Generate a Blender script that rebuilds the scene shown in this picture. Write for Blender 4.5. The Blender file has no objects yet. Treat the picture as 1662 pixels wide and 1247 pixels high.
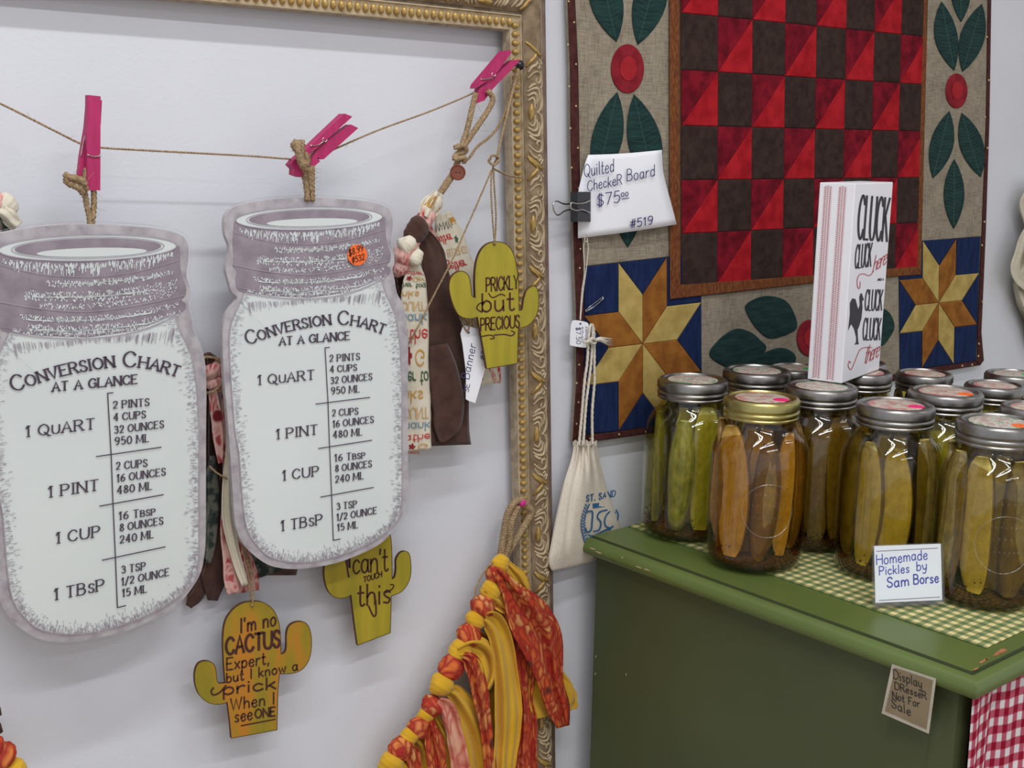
import bpy, bmesh, math, random
from mathutils import Vector, Matrix
random.seed(7)
S = bpy.context.scene
COL = S.collection
rnd = random.uniform

# ------------------------------------------------------------------ camera, world, lights
FPX = 2005.58
YAW, PITCH, ROLL = [math.radians(a) for a in (40.1487, 10.9576, 0.99)]
CAM = Vector((0, -1.1, 1.28))
FW = Vector((math.sin(YAW)*math.cos(PITCH), math.cos(YAW)*math.cos(PITCH), -math.sin(PITCH)))
_r = Vector((math.cos(YAW), -math.sin(YAW), 0)); _u = _r.cross(FW)
RT = _r*math.cos(ROLL) + _u*math.sin(ROLL)
UP = -_r*math.sin(ROLL) + _u*math.cos(ROLL)
cd = bpy.data.cameras.new('camera'); cam = bpy.data.objects.new('camera', cd); COL.objects.link(cam)
cd.sensor_width = 36; cd.lens = FPX/1662*36; cd.clip_start = .01
cam.matrix_world = Matrix(((RT.x, UP.x, -FW.x, CAM.x), (RT.y, UP.y, -FW.y, CAM.y), (RT.z, UP.z, -FW.z, CAM.z), (0, 0, 0, 1)))
S.camera = cam
W = bpy.data.worlds.new('world'); S.world = W; W.use_nodes = True
bg = W.node_tree.nodes['Background']; bg.inputs[0].default_value = (.88, .90, .95, 1); bg.inputs[1].default_value = .52
S.view_settings.view_transform = 'Standard'; S.view_settings.look = 'None'
S.view_settings.exposure = 0.47; S.view_settings.gamma = 1; S.view_settings.use_curve_mapping = False
S.cycles.max_bounces = 8; S.cycles.transparent_max_bounces = 32; S.cycles.use_denoising = True
S.cycles.sample_clamp_indirect = 4
def strip_light(x, y, z, lx, ly, e):
    l = bpy.data.lights.new('tube_light', 'AREA'); l.shape = 'RECTANGLE'; l.size = lx; l.size_y = ly
    l.energy = e; l.color = (.975, .985, 1.0)
    o = bpy.data.objects.new('tube_light', l); COL.objects.link(o); o.location = (x, y, z)
for y, e in ((-.90, 15), (-1.75, 17), (-3.2, 10)):
    strip_light(.1, y, 2.72, 1.8, .06, e)
strip_light(3.0, -2.0, 2.72, 1.4, .06, 4.5)

# ------------------------------------------------------------------ pixel -> place in the room
def ray(x, y): return FW + RT*((x-831)/FPX) - UP*((y-623.5)/FPX)
def onwall(x, y, d=0.0):
    v = ray(x, y); return CAM + v*((-d-CAM.y)/v.y)
def onz(x, y, z):
    v = ray(x, y); return CAM + v*((z-CAM.z)/v.z)
def onx(x, y, X):
    v = ray(x, y); return CAM + v*((X-CAM.x)/v.x)
def onplane(P0, n):
    n = Vector(n).normalized()
    def f(x, y, o=0.0):
        v = ray(x, y); return CAM + v*((P0+n*o-CAM).dot(n)/v.dot(n))
    return f
def wallmap(d): return lambda x, y, o=0.0: onwall(x, y, d+o)
def crop(ox, oy, s): return lambda x, y: (ox+x/s, oy+y/s)
def via(cr, m): return lambda x, y, o=0.0: m(*cr(x, y), o)

# ------------------------------------------------------------------ materials
def lin(c):
    return tuple((v/255/12.92 if v/255 <= .04045 else ((v/255+.055)/1.055)**2.4) for v in c) + (1,)
def newmat(name):
    m = bpy.data.materials.new(name); m.use_nodes = True
    nt = m.node_tree; return m, nt, nt.nodes['Principled BSDF']
def mat(name, c1, c2=None, scale=20, rough=.7, bump=0, bscale=None, metal=0, stretch=None, detail=4, coat=0, lo=.35, hi=.65, c3=None, spec=.4, sheen=0, bdist=.001):
    m, nt, b = newmat(name)
    b.inputs['Roughness'].default_value = rough; b.inputs['Metallic'].default_value = metal
    b.inputs['Specular IOR Level'].default_value = spec
    b.inputs['Coat Weight'].default_value = coat; b.inputs['Coat Roughness'].default_value = .08
    if sheen: b.inputs['Sheen Weight'].default_value = sheen
    tc = nt.nodes.new('ShaderNodeTexCoord'); mp = nt.nodes.new('ShaderNodeMapping')
    nt.links.new(tc.outputs['Object'], mp.inputs[0])
    if stretch: mp.inputs['Scale'].default_value = stretch
    if c2 is None: b.inputs['Base Color'].default_value = lin(c1)
    else:
        n = nt.nodes.new('ShaderNodeTexNoise'); n.inputs['Scale'].default_value = scale; n.inputs['Detail'].default_value = detail
        r = nt.nodes.new('ShaderNodeValToRGB'); e = r.color_ramp.elements
        e[0].position = lo; e[1].position = hi; e[0].color = lin(c1); e[1].color = lin(c2)
        if c3: q = e.new((lo+hi)/2); q.color = lin(c3)
        nt.links.new(mp.outputs[0], n.inputs[0]); nt.links.new(n.outputs[0], r.inputs[0]); nt.links.new(r.outputs[0], b.inputs['Base Color'])
    if bump:
        n2 = nt.nodes.new('ShaderNodeTexNoise'); n2.inputs['Scale'].default_value = bscale or scale*4; n2.inputs['Detail'].default_value = 3
        bp = nt.nodes.new('ShaderNodeBump'); bp.inputs['Strength'].default_value = bump; bp.inputs['Distance'].default_value = bdist
        nt.links.new(mp.outputs[0], n2.inputs[0]); nt.links.new(n2.outputs[0], bp.inputs['Height']); nt.links.new(bp.outputs[0], b.inputs['Normal'])
    return m
def weave(name, c1, c2, scale=900, rough=.9, streak=1.0):
    """woven cloth: fine crossed threads plus mottling"""
    m, nt, b = newmat(name); b.inputs['Roughness'].default_value = rough; b.inputs['Specular IOR Level'].default_value = .1
    tc = nt.nodes.new('ShaderNodeTexCoord')
    def nz(sc, st):
        mp = nt.nodes.new('ShaderNodeMapping'); mp.inputs['Scale'].default_value = st
        n = nt.nodes.new('ShaderNodeTexNoise'); n.inputs['Scale'].default_value = sc; n.inputs['Detail'].default_value = 2
        nt.links.new(tc.outputs['Object'], mp.inputs[0]); nt.links.new(mp.outputs[0], n.inputs[0]); return n
    a = nz(scale, (1, 1, .08)); c = nz(scale, (.08, 1, 1)); d = nz(25, (1, 1, 1))
    ad = nt.nodes.new('ShaderNodeMath'); ad.operation = 'ADD'; nt.links.new(a.outputs[0], ad.inputs[0]); nt.links.new(c.outputs[0], ad.inputs[1])
    a2 = nt.nodes.new('ShaderNodeMath'); a2.operation = 'MULTIPLY_ADD'; nt.links.new(d.outputs[0], a2.inputs[0]); a2.inputs[1].default_value = .6; nt.links.new(ad.outputs[0], a2.inputs[2])
    r = nt.nodes.new('ShaderNodeValToRGB'); r.color_ramp.elements[0].position = .45; r.color_ramp.elements[1].position = .85
    mr = nt.nodes.new('ShaderNodeMapRange'); mr.inputs['From Min'].default_value = .7; mr.inputs['From Max'].default_value = 1.9
    nt.links.new(a2.outputs[0], mr.inputs[0]); nt.links.new(mr.outputs[0], r.inputs[0])
    r.color_ramp.elements[0].color = lin(c1); r.color_ramp.elements[1].color = lin(c2); r.color_ramp.elements[0].position = .2; r.color_ramp.elements[1].position = .75
    nt.links.new(r.outputs[0], b.inputs['Base Color'])
    bp = nt.nodes.new('ShaderNodeBump'); bp.inputs['Strength'].default_value = .3; bp.inputs['Distance'].default_value = .0006
    nt.links.new(ad.outputs[0], bp.inputs['Height']); nt.links.new(bp.outputs[0], b.inputs['Normal'])
    return m
def gingham(name, coord, pu, pv, cols, rough=.9):
    m, nt, b = newmat(name); b.inputs['Roughness'].default_value = rough; b.inputs['Specular IOR Level'].default_value = .1
    tc = nt.nodes.new('ShaderNodeTexCoord'); sx = nt.nodes.new('ShaderNodeSeparateXYZ'); nt.links.new(tc.outputs[coord], sx.inputs[0])
    outs = []
    for i, p in ((0, pu), (1, pv)):
        d = nt.nodes.new('ShaderNodeMath'); d.operation = 'DIVIDE'; d.inputs[1].default_value = p; nt.links.new(sx.outputs[i], d.inputs[0])
        f = nt.nodes.new('ShaderNodeMath'); f.operation = 'PINGPONG'; f.inputs[1].default_value = .5; nt.links.new(d.outputs[0], f.inputs[0])
        g = nt.nodes.new('ShaderNodeMapRange'); g.inputs['From Min'].default_value = .21; g.inputs['From Max'].default_value = .29; nt.links.new(f.outputs[0], g.inputs[0])
        outs.append(g)
    ad = nt.nodes.new('ShaderNodeMath'); ad.operation = 'ADD'; nt.links.new(outs[0].outputs[0], ad.inputs[0]); nt.links.new(outs[1].outputs[0], ad.inputs[1])
    h = nt.nodes.new('ShaderNodeMath'); h.operation = 'MULTIPLY'; h.inputs[1].default_value = .5; nt.links.new(ad.outputs[0], h.inputs[0])
    r = nt.nodes.new('ShaderNodeValToRGB'); e = r.color_ramp.elements; e[0].color = lin(cols[0]); e[1].color = lin(cols[2]); q = e.new(.5); q.color = lin(cols[1])
    nt.links.new(h.outputs[0], r.inputs[0]); nt.links.new(r.outputs[0], b.inputs['Base Color'])
    n = nt.nodes.new('ShaderNodeTexNoise'); n.inputs['Scale'].default_value = 1200
    bp = nt.nodes.new('ShaderNodeBump'); bp.inputs['Strength'].default_value = .3; bp.inputs['Distance'].default_value = .0005
    nt.links.new(tc.outputs['Object'], n.inputs[0]); nt.links.new(n.outputs[0], bp.inputs['Height']); nt.links.new(bp.outputs[0], b.inputs['Normal'])
    return m
def petals(name, cells, centre, line, scale=38, rough=.85):
    """printed cloth: petal shaped cells of several colours with dark outlines"""
    m, nt, b = newmat(name); b.inputs['Roughness'].default_value = rough; b.inputs['Specular IOR Level'].default_value = .15
    tc = nt.nodes.new('ShaderNodeTexCoord'); mp = nt.nodes.new('ShaderNodeMapping'); mp.inputs['Scale'].default_value = (1, 1, .45)
    nz = nt.nodes.new('ShaderNodeTexNoise'); nz.inputs['Scale'].default_value = 14; nt.links.new(tc.outputs['Object'], nz.inputs[0])
    vm = nt.nodes.new('ShaderNodeVectorMath'); vm.operation = 'MULTIPLY_ADD'; vm.inputs[1].default_value = (.06, .06, .06)
    nt.links.new(nz.outputs['Color'], vm.inputs[0]); nt.links.new(tc.outputs['Object'], vm.inputs[2]); nt.links.new(vm.outputs[0], mp.inputs[0])
    v = nt.nodes.new('ShaderNodeTexVoronoi'); v.inputs['Scale'].default_value = scale*2.4
    nt.links.new(mp.outputs[0], v.inputs[0])
    r = nt.nodes.new('ShaderNodeValToRGB'); r.color_ramp.interpolation = 'LINEAR'; e = r.color_ramp.elements
    e[0].color = lin(cells[0]); e[1].color = lin(cells[-1])
    for i, c in enumerate(cells[1:-1]): q = e.new((i+1)/(len(cells)-1)); q.color = lin(c)
    sp = nt.nodes.new('ShaderNodeSeparateColor'); nt.links.new(v.outputs['Color'], sp.inputs[0]); nt.links.new(sp.outputs[0], r.inputs[0])
    ve = nt.nodes.new('ShaderNodeTexVoronoi'); ve.feature = 'DISTANCE_TO_EDGE'; ve.inputs['Scale'].default_value = scale*2.4; nt.links.new(mp.outputs[0], ve.inputs[0])
    mr = nt.nodes.new('ShaderNodeMapRange'); mr.inputs['From Max'].default_value = .28; nt.links.new(ve.outputs['Distance'], mr.inputs[0])
    mx = nt.nodes.new('ShaderNodeMix'); mx.data_type = 'RGBA'; nt.links.new(mr.outputs[0], mx.inputs['Factor']); mx.inputs['A'].default_value = lin(line); nt.links.new(r.outputs[0], mx.inputs['B'])
    v2 = nt.nodes.new('ShaderNodeTexVoronoi'); v2.inputs['Scale'].default_value = scale*.45; v2.inputs['Randomness'].default_value = .8; nt.links.new(tc.outputs['Object'], v2.inputs[0])
    m2 = nt.nodes.new('ShaderNodeMapRange'); m2.inputs['From Min'].default_value = .13; m2.inputs['From Max'].default_value = .2; nt.links.new(v2.outputs['Distance'], m2.inputs[0])
    mx2 = nt.nodes.new('ShaderNodeMix'); mx2.data_type = 'RGBA'; nt.links.new(m2.outputs[0], mx2.inputs['Factor']); mx2.inputs['A'].default_value = lin(centre); nt.links.new(mx.outputs['Result'], mx2.inputs['B'])
    nt.links.new(mx2.outputs['Result'], b.inputs['Base Color'])
    n = nt.nodes.new('ShaderNodeTexNoise'); n.inputs['Scale'].default_value = 90
    bp = nt.nodes.new('ShaderNodeBump'); bp.inputs['Strength'].default_value = .5; bp.inputs['Distance'].default_value = .002
    nt.links.new(tc.outputs['Object'], n.inputs[0]); nt.links.new(n.outputs[0], bp.inputs['Height']); nt.links.new(bp.outputs[0], b.inputs['Normal'])
    return m
def clear(name, tint, gloss=.06, rough=.02, ior=1.45, bump=0, bscale=60, glo=1.0):
    """thin clear material: see-through with a mirror-like sheen by angle"""
    m = bpy.data.materials.new(name); m.use_nodes = True; nt = m.node_tree; nt.nodes.clear()
    o = nt.nodes.new('ShaderNodeOutputMaterial'); mx = nt.nodes.new('ShaderNodeMixShader')
    t = nt.nodes.new('ShaderNodeBsdfTransparent'); t.inputs[0].default_value = (*tint, 1)
    g = nt.nodes.new('ShaderNodeBsdfGlossy'); g.inputs['Roughness'].default_value = rough; g.inputs[0].default_value = (glo, glo, glo, 1)
    f = nt.nodes.new('ShaderNodeFresnel'); f.inputs[0].default_value = ior
    a = nt.nodes.new('ShaderNodeMath'); a.operation = 'MAXIMUM'; a.inputs[1].default_value = gloss; a.use_clamp = True
    geo = nt.nodes.new('ShaderNodeNewGeometry'); inv = nt.nodes.new('ShaderNodeMath'); inv.operation = 'SUBTRACT'; inv.inputs[0].default_value = 1
    mu = nt.nodes.new('ShaderNodeMath'); mu.operation = 'MULTIPLY'
    nt.links.new(f.outputs[0], a.inputs[0]); nt.links.new(geo.outputs['Backfacing'], inv.inputs[1]); nt.links.new(a.outputs[0], mu.inputs[0]); nt.links.new(inv.outputs[0], mu.inputs[1])
    nt.links.new(mu.outputs[0], mx.inputs[0]); nt.links.new(t.outputs[0], mx.inputs[1]); nt.links.new(g.outputs[0], mx.inputs[2]); nt.links.new(mx.outputs[0], o.inputs[0])
    if bump:
        tc = nt.nodes.new('ShaderNodeTexCoord'); n = nt.nodes.new('ShaderNodeTexNoise'); n.inputs['Scale'].default_value = bscale; n.inputs['Detail'].default_value = 2
        bp = nt.nodes.new('ShaderNodeBump'); bp.inputs['Strength'].default_value = bump; bp.inputs['Distance'].default_value = .002
        nt.links.new(tc.outputs['Object'], n.inputs[0]); nt.links.new(n.outputs[0], bp.inputs['Height']); nt.links.new(bp.outputs[0], g.inputs['Normal']); nt.links.new(bp.outputs[0], f.inputs['Normal'])
    return m

M = {}
M['wall'] = mat('wall_paint', (219, 221, 228), (215, 217, 224), 6, .75, .25, 240, spec=.25)
M['floor'] = mat('floor_tile', (176, 158, 138), (164, 146, 126), 4, .5)
M['ceiling'] = mat('ceiling_tile', (225, 225, 222), (212, 212, 210), 30, .9)
M['gilt'] = mat('distressed_gilt_wood', (158, 139, 108), (192, 173, 142), 60, .5, .3, 300, spec=.4, lo=.3, hi=.6)
M['gilt_side'] = mat('aged_frame_side', (134, 118, 96), (168, 152, 128), 90, .6, .3, 400, lo=.3, hi=.55)
M['gold'] = mat('rubbed_gold', (150, 118, 62), (190, 160, 96), 150, .35, .2, 500, metal=.25)
M['umber'] = mat('dark_wash_recess', (112, 92, 68), (146, 126, 100), 80, .6)
M['maroon'] = mat('worn_brown_edge', (104, 80, 72), (126, 108, 94), 60, .5)
M['pink'] = mat('pink_painted_wood', (186, 46, 104), (166, 38, 90), 120, .55, .15, 500, stretch=(1, 1, .2))
M['steel'] = mat('spring_steel', (200, 198, 192), rough=.25, metal=1)
M['jute'] = mat('jute_fibre', (136, 112, 84), (182, 158, 126), 600, .9, .6, 1500, bdist=.0008, spec=.1)
M['cotton'] = mat('cotton_cord', (205, 196, 180), (226, 218, 204), 400, .9, .5, 900, spec=.1)
M['ink'] = mat('purple_grey_ink', (70, 58, 72), (86, 74, 88), 200, .55)
M['lilac'] = mat('purple_grey_print', (138, 126, 136), (158, 146, 156), 60, .5, coat=.3)
M['margin'] = mat('whitewashed_grey_margin', (156, 148, 154), (190, 185, 188), 70, .55, .2, 200, coat=.3, lo=.3, hi=.6, detail=8)
M['cream_print'] = mat('cream_white_print', (218, 226, 224), (224, 231, 229), 8, .45, coat=.3)
M['mdf'] = mat('board_edge', (196, 190, 190), (180, 172, 174), 120, .7)
M['orange'] = mat('orange_sticker_paper', (250, 112, 48), rough=.6)
M['cactus_a'] = mat('olive_orange_stained_wood', (140, 128, 34), (188, 124, 38), 14, .5, .15, 300, stretch=(2.2, 1, .6), lo=.38, hi=.62, c3=(158, 132, 36))
M['cactus_b'] = mat('olive_yellow_stained_wood', (152, 142, 40), (178, 156, 46), 16, .5, .15, 300, stretch=(4, 1, .5))
M['cactus_c'] = mat('yellow_green_stained_wood', (156, 146, 44), (176, 160, 46), 16, .5, .15, 300, stretch=(4, 1, .5))
M['burnt'] = mat('burnt_edge', (72, 46, 32), (92, 62, 40), 100, .8)
M['engrave'] = mat('engraved_lettering', (66, 34, 30), (80, 44, 36), 200, .8)
M['brownfab'] = mat('brown_cotton', (66, 45, 40), (82, 58, 50), 60, .9, .3, 300, spec=.1, sheen=.2)
M['creamfab'] = mat('cream_cotton', (208, 200, 180), (222, 214, 196), 40, .9, .3, 200, spec=.1)
M['redfab'] = petals('red_floral_cotton', [(170, 48, 58), (205, 120, 120), (160, 40, 52), (226, 190, 180), (140, 40, 48)], (120, 40, 46), (222, 180, 170), 60)
M['greenfab'] = mat('green_spotted_cotton', (40, 54, 52), (104, 106, 96), 110, .9, lo=.45, hi=.6)
M['sunfab'] = petals('sunflower_cotton', [(186, 62, 40), (212, 104, 52), (222, 146, 78), (196, 72, 48), (226, 170, 104), (206, 88, 46), (176, 50, 44)], (98, 52, 44), (158, 48, 42), 44)
M['sunpale'] = petals('sunflower_cotton_reverse', [(222, 150, 120), (232, 176, 150), (214, 130, 110), (236, 196, 170)], (190, 120, 110), (204, 110, 96), 30)
M['yellowfab'] = mat('yellow_cotton', (206, 158, 36), (220, 174, 50), 18, .85, .3, 220, spec=.15, sheen=.2)
for k, c in dict(pr_red=(196, 52, 52), pr_gold=(196, 146, 62), pr_green=(60, 92, 66), pr_blue=(112, 146, 166), pr_tan=(202, 168, 122), pr_dark=(60, 52, 50), pr_wine=(142, 36, 44)).items():
    M[k] = mat('fabric_print_'+k[3:], c, rough=.9)
M['button'] = mat('brown_wooden_button', (112, 58, 44), (132, 72, 54), 80, .45)
M['pin_black'] = mat('black_plastic', (22, 22, 26), rough=.25, spec=.5)
M['pin_pink'] = mat('pink_plastic', (226, 40, 150), rough=.25, spec=.5)
M['binding'] = mat('dark_maroon_cotton', (66, 36, 34), (84, 48, 46), 120, .9, .3, 500, spec=.1)
M['dot'] = mat('gold_dot_print', (196, 176, 130), rough=.8)
M['linen'] = weave('taupe_linen', (118, 108, 94), (164, 154, 136), 700)
M['navy'] = mat('navy_cotton', (24, 36, 70), (32, 48, 88), 200, .9, .2, 600, stretch=(1, 1, .15), spec=.1)
M['rust'] = mat('inner_border_stripe', (96, 54, 36), (132, 82, 46), 420, .9, stretch=(1, 1, .3), spec=.1)
M['check_brown'] = mat('dark_brown_cotton', (50, 38, 36), (64, 50, 46), 90, .92, .3, 500, spec=.08)
M['check_red'] = mat('deep_red_cotton', (92, 16, 28), (132, 24, 40), 55, .9, .25, 300, spec=.1)
M['check_bright'] = mat('bright_red_cotton', (148, 22, 32), (176, 34, 42), 50, .9, .25, 300, spec=.1)
M['star_y'] = mat('gold_cotton', (166, 142, 80), (188, 164, 98), 50, .9, .25, 300, spec=.1)
M['star_o'] = mat('amber_cotton', (128, 78, 34), (156, 102, 44), 50, .9, .25, 300, spec=.1)
M['leaf'] = mat('dark_green_cotton', (30, 50, 52), (40, 66, 62), 140, .9, .3, 400, stretch=(.3, 1, 1.6), spec=.1)
M['leaf_stitch'] = mat('green_thread', (48, 84, 72), rough=.9)
M['circle'] = mat('crimson_cotton', (120, 28, 40), (144, 40, 50), 60, .9, .25, 300, spec=.1)
M['circle2'] = mat('scarlet_cotton', (156, 36, 44), (168, 46, 52), 60, .9, spec=.1)
M['paper'] = mat('white_card', (238, 239, 246), (243, 244, 249), 12, .7)
M['penink'] = mat('purple_pen_ink', (66, 62, 110), rough=.6)
M['blueink'] = mat('blue_marker_ink', (52, 58, 168), rough=.6)
M['blackink'] = mat('black_marker_ink', (40, 36, 36), rough=.6)
M['clip_black'] = mat('black_enamel', (30, 32, 36), rough=.35, spec=.5)
M['canvas'] = weave('natural_canvas', (204, 194, 178), (226, 218, 204), 1200)
M['logo'] = mat('blue_print', (50, 96, 144), (60, 108, 156), 300, .8)
M['boxwhite'] = mat('white_painted_box', (234, 234, 240), (240, 240, 244), 10, .55)
M['boxred'] = mat('muted_red_print', (182, 96, 104), rough=.7)
M['boxscript'] = mat('red_script_print', (184, 74, 78), rough=.7)
M['boxblack'] = mat('charcoal_print', (56, 52, 56), rough=.7)
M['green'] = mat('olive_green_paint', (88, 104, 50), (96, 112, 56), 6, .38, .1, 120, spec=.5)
M['green_panel'] = mat('olive_green_paint_shaded', (72, 80, 50), (78, 86, 54), 6, .5, .12, 120, spec=.4)  # same olive paint as the top, with the sides' shade mixed into the colour
M['chip'] = mat('worn_wood_showing', (150, 92, 58), (172, 118, 78), 200, .8)
M['chip_light'] = mat('pale_undercoat', (186, 170, 140), rough=.8)
M['matcloth'] = gingham('green_cream_gingham', 'Object', .0135, .0135, [(222, 206, 152), (146, 150, 98), (96, 116, 80)])
M['curtain'] = gingham('red_white_gingham', 'UV', .0180, .0180, [(228, 224, 226), (188, 92, 112), (150, 22, 50)])
M['acrylic'] = clear('clear_acrylic', (.97, .98, .98), .08, .03)
M['wrap'] = clear('shrink_wrap', (.985, .985, .99), .03, .12, 1.35, .9, 55)
M['glass'] = clear('jar_glass', (.97, .98, .96), .05, .03, 1.45)
M['tin'] = mat('tinned_steel_band', (138, 136, 134), (156, 154, 150), 60, .33, metal=1)
M['brass'] = mat('brass_tone_band', (176, 164, 104), (188, 178, 118), 60, .33, metal=1)
M['lid'] = mat('floral_lid_print', (136, 158, 128), (184, 160, 152), 110, .4, lo=.42, hi=.58, c3=(214, 208, 196))
M['lid_pink'] = mat('pink_floral_lid_print', (190, 128, 124), (200, 192, 176), 110, .4, lo=.4, hi=.6)
M['sediment'] = mat('spice_sediment', (44, 24, 18), (88, 50, 32), 260, .8, .6, 300)
M['st_pink'] = mat('pink_dot_sticker', (238, 44, 120), rough=.6)
M['st_orange'] = mat('orange_dot_sticker', (250, 110, 40), rough=.6)
M['st_green'] = mat('green_dot_sticker', (50, 190, 90), rough=.6)
M['frill'] = mat('pale_cream_frill', (198, 190, 168), (212, 204, 186), 30, .9)
for k, tint, fl, sk in (('green', (.80, .76, .38), ((176, 168, 76), (206, 198, 110)), ((98, 98, 30), (142, 136, 52))),
                        ('dark', (.68, .58, .32), ((150, 128, 60), (180, 156, 84)), ((80, 66, 28), (112, 94, 42))),
                        ('amber', (.77, .64, .32), ((182, 140, 56), (208, 172, 88)), ((92, 70, 28), (136, 100, 40))),
                        ('olive', (.75, .67, .33), ((180, 160, 76), (210, 190, 106)), ((88, 74, 30), (128, 108, 46)))):
    M['brine_'+k] = clear('brine_'+k, tint, .02, .05, 1.1)
    M['flesh_'+k] = mat('pickle_flesh_'+k, fl[0], fl[1], 170, .35, .6, 500, stretch=(1, 1, .6), coat=.2, lo=.3, hi=.7, detail=3)
    M['skin_'+k] = mat('pickle_skin_'+k, sk[0], sk[1], 120, .35, .8, 300, stretch=(1, 1, .5), coat=.2, lo=.3, hi=.7)

# ------------------------------------------------------------------ object helpers
def tag(o, label=None, cat=None, group=None, kind=None):
    if label: o['label'] = label
    if cat: o['category'] = cat
    if group: o['group'] = group
    if kind: o['kind'] = kind
    return o
def thing(name, loc, label, cat, group=None):
    o = bpy.data.objects.new(name, None); COL.objects.link(o); o.location = loc; o.empty_display_size = .01
    return tag(o, label, cat, group)
def off(root):
    v = Vector((0, 0, 0))
    while root is not None: v += root.location; root = root.parent
    return v
class MB:
    def __init__(s): s.v = []; s.f = []; s.mi = []; s.uv = None
    def add(s, vs, fs, mi=0):
        b = len(s.v); s.v += [Vector(p) for p in vs]; s.f += [tuple(b+i for i in f) for f in fs]; s.mi += [mi]*len(fs)
    def quad(s, a, b, c, d, mi=0): s.add([a, b, c, d], [(0, 1, 2, 3)], mi)
    def box(s, lo, hi, mi=0):
        x0, y0, z0 = lo; x1, y1, z1 = hi
        s.add([(x0, y0, z0), (x1, y0, z0), (x1, y1, z0), (x0, y1, z0), (x0, y0, z1), (x1, y0, z1), (x1, y1, z1), (x0, y1, z1)],
              [(0, 3, 2, 1), (4, 5, 6, 7), (0, 1, 5, 4), (1, 2, 6, 5), (2, 3, 7, 6), (3, 0, 4, 7)], mi)
    def tube(s, pts, r, n=6, mi=0, caps=True):
        pts = [Vector(p) for p in pts]; rs = r if isinstance(r, (list, tuple)) else [r]*len(pts)
        up = Vector((0, 0, 1)); rings = []; N = None
        for i, p in enumerate(pts):
            t = (pts[min(i+1, len(pts)-1)] - pts[max(i-1, 0)])
            if t.length < 1e-9: t = Vector((0, 0, 1))
            t.normalize()
            if N is None: N = t.cross(Vector((0, 1, 0)) if abs(t.y) < .9 else Vector((1, 0, 0)))
            N = (N - t*N.dot(t))
            if N.length < 1e-6: N = t.orthogonal()
            N.normalize(); B = t.cross(N)
            rings.append([p + (N*math.cos(2*math.pi*k/n) + B*math.sin(2*math.pi*k/n))*rs[i] for k in range(n)])
        s.loft(rings, mi, caps)
    def loft(s, rings, mi=0, caps=True, closed=True):
        n = len(rings[0]); vs = [p for r in rings for p in r]; fs = []
        for i in range(len(rings)-1):
            for k in range(n if closed else n-1):
                a = i*n+k; b = i*n+(k+1) % n; fs.append((a, b, b+n, a+n))
        if caps and closed: fs.append(tuple(reversed(range(n)))); fs.append(tuple((len(rings)-1)*n+k for k in range(n)))
        s.add(vs, fs, mi)
    def lathe(s, prof, n=32, c=(0, 0, 0), mi=0, caps=False):
        s.loft([[(c[0]+r*math.cos(2*math.pi*k/n), c[1]+r*math.sin(2*math.pi*k/n), c[2]+z) for k in range(n)] for r, z in prof], mi, caps)
    def ball(s, c, rx, ry=None, rz=None, n=10, m=6, mi=0):
        ry = ry or rx; rz = rz or rx
        s.loft([[(c[0]+rx*math.sin(math.pi*j/m)*math.cos(2*math.pi*k/n), c[1]+ry*math.sin(math.pi*j/m)*math.sin(2*math.pi*k/n), c[2]-rz*math.cos(math.pi*j/m)) for k in range(n)] for j in [.02]+list(range(1, m))+[m-.02]], mi, True)
    def build(s, name, mats, root=None, smooth=False, angle=None, kind=None):
        o0 = off(root)
        me = bpy.data.meshes.new(name); me.from_pydata([p-o0 for p in s.v], [], s.f)
        mats = mats if isinstance(mats, (list, tuple)) else [mats]
        for m in mats: me.materials.append(m)
        if len(mats) > 1: me.polygons.foreach_set('material_index', s.mi)
        if smooth: me.polygons.foreach_set('use_smooth', [True]*len(me.polygons))
        if s.uv:
            ul = me.uv_layers.new(name='uv')
            for l in me.loops: ul.data[l.index].uv = s.uv[l.vertex_index]
        me.update()
        if angle is not None:
            me.set_sharp_from_angle(angle=math.radians(angle))
        o = bpy.data.objects.new(name, me); COL.objects.link(o); o.parent = root
        if kind: o['kind'] = kind
        return o
def smoothpts(pts, k=6, closed=False):
    pts = [tuple(p) for p in pts]; n = len(pts); out = []
    if n < 3: return pts
    rng = range(n if closed else n-1)
    for i in rng:
        if closed: p0, p1, p2, p3 = pts[i-1], pts[i], pts[(i+1) % n], pts[(i+2) % n]
        else: p0, p1, p2, p3 = pts[max(i-1, 0)], pts[i], pts[i+1], pts[min(i+2, n-1)]
        for j in range(k):
            t = j/k
            out.append(tuple(.5*((2*b)+(-a+c)*t+(2*a-5*b+4*c-d)*t*t+(-a+3*b-3*c+d)*t**3) for a, b, c, d in zip(p0, p1, p2, p3)))
    if not closed: out.append(pts[-1])
    return out

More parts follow.
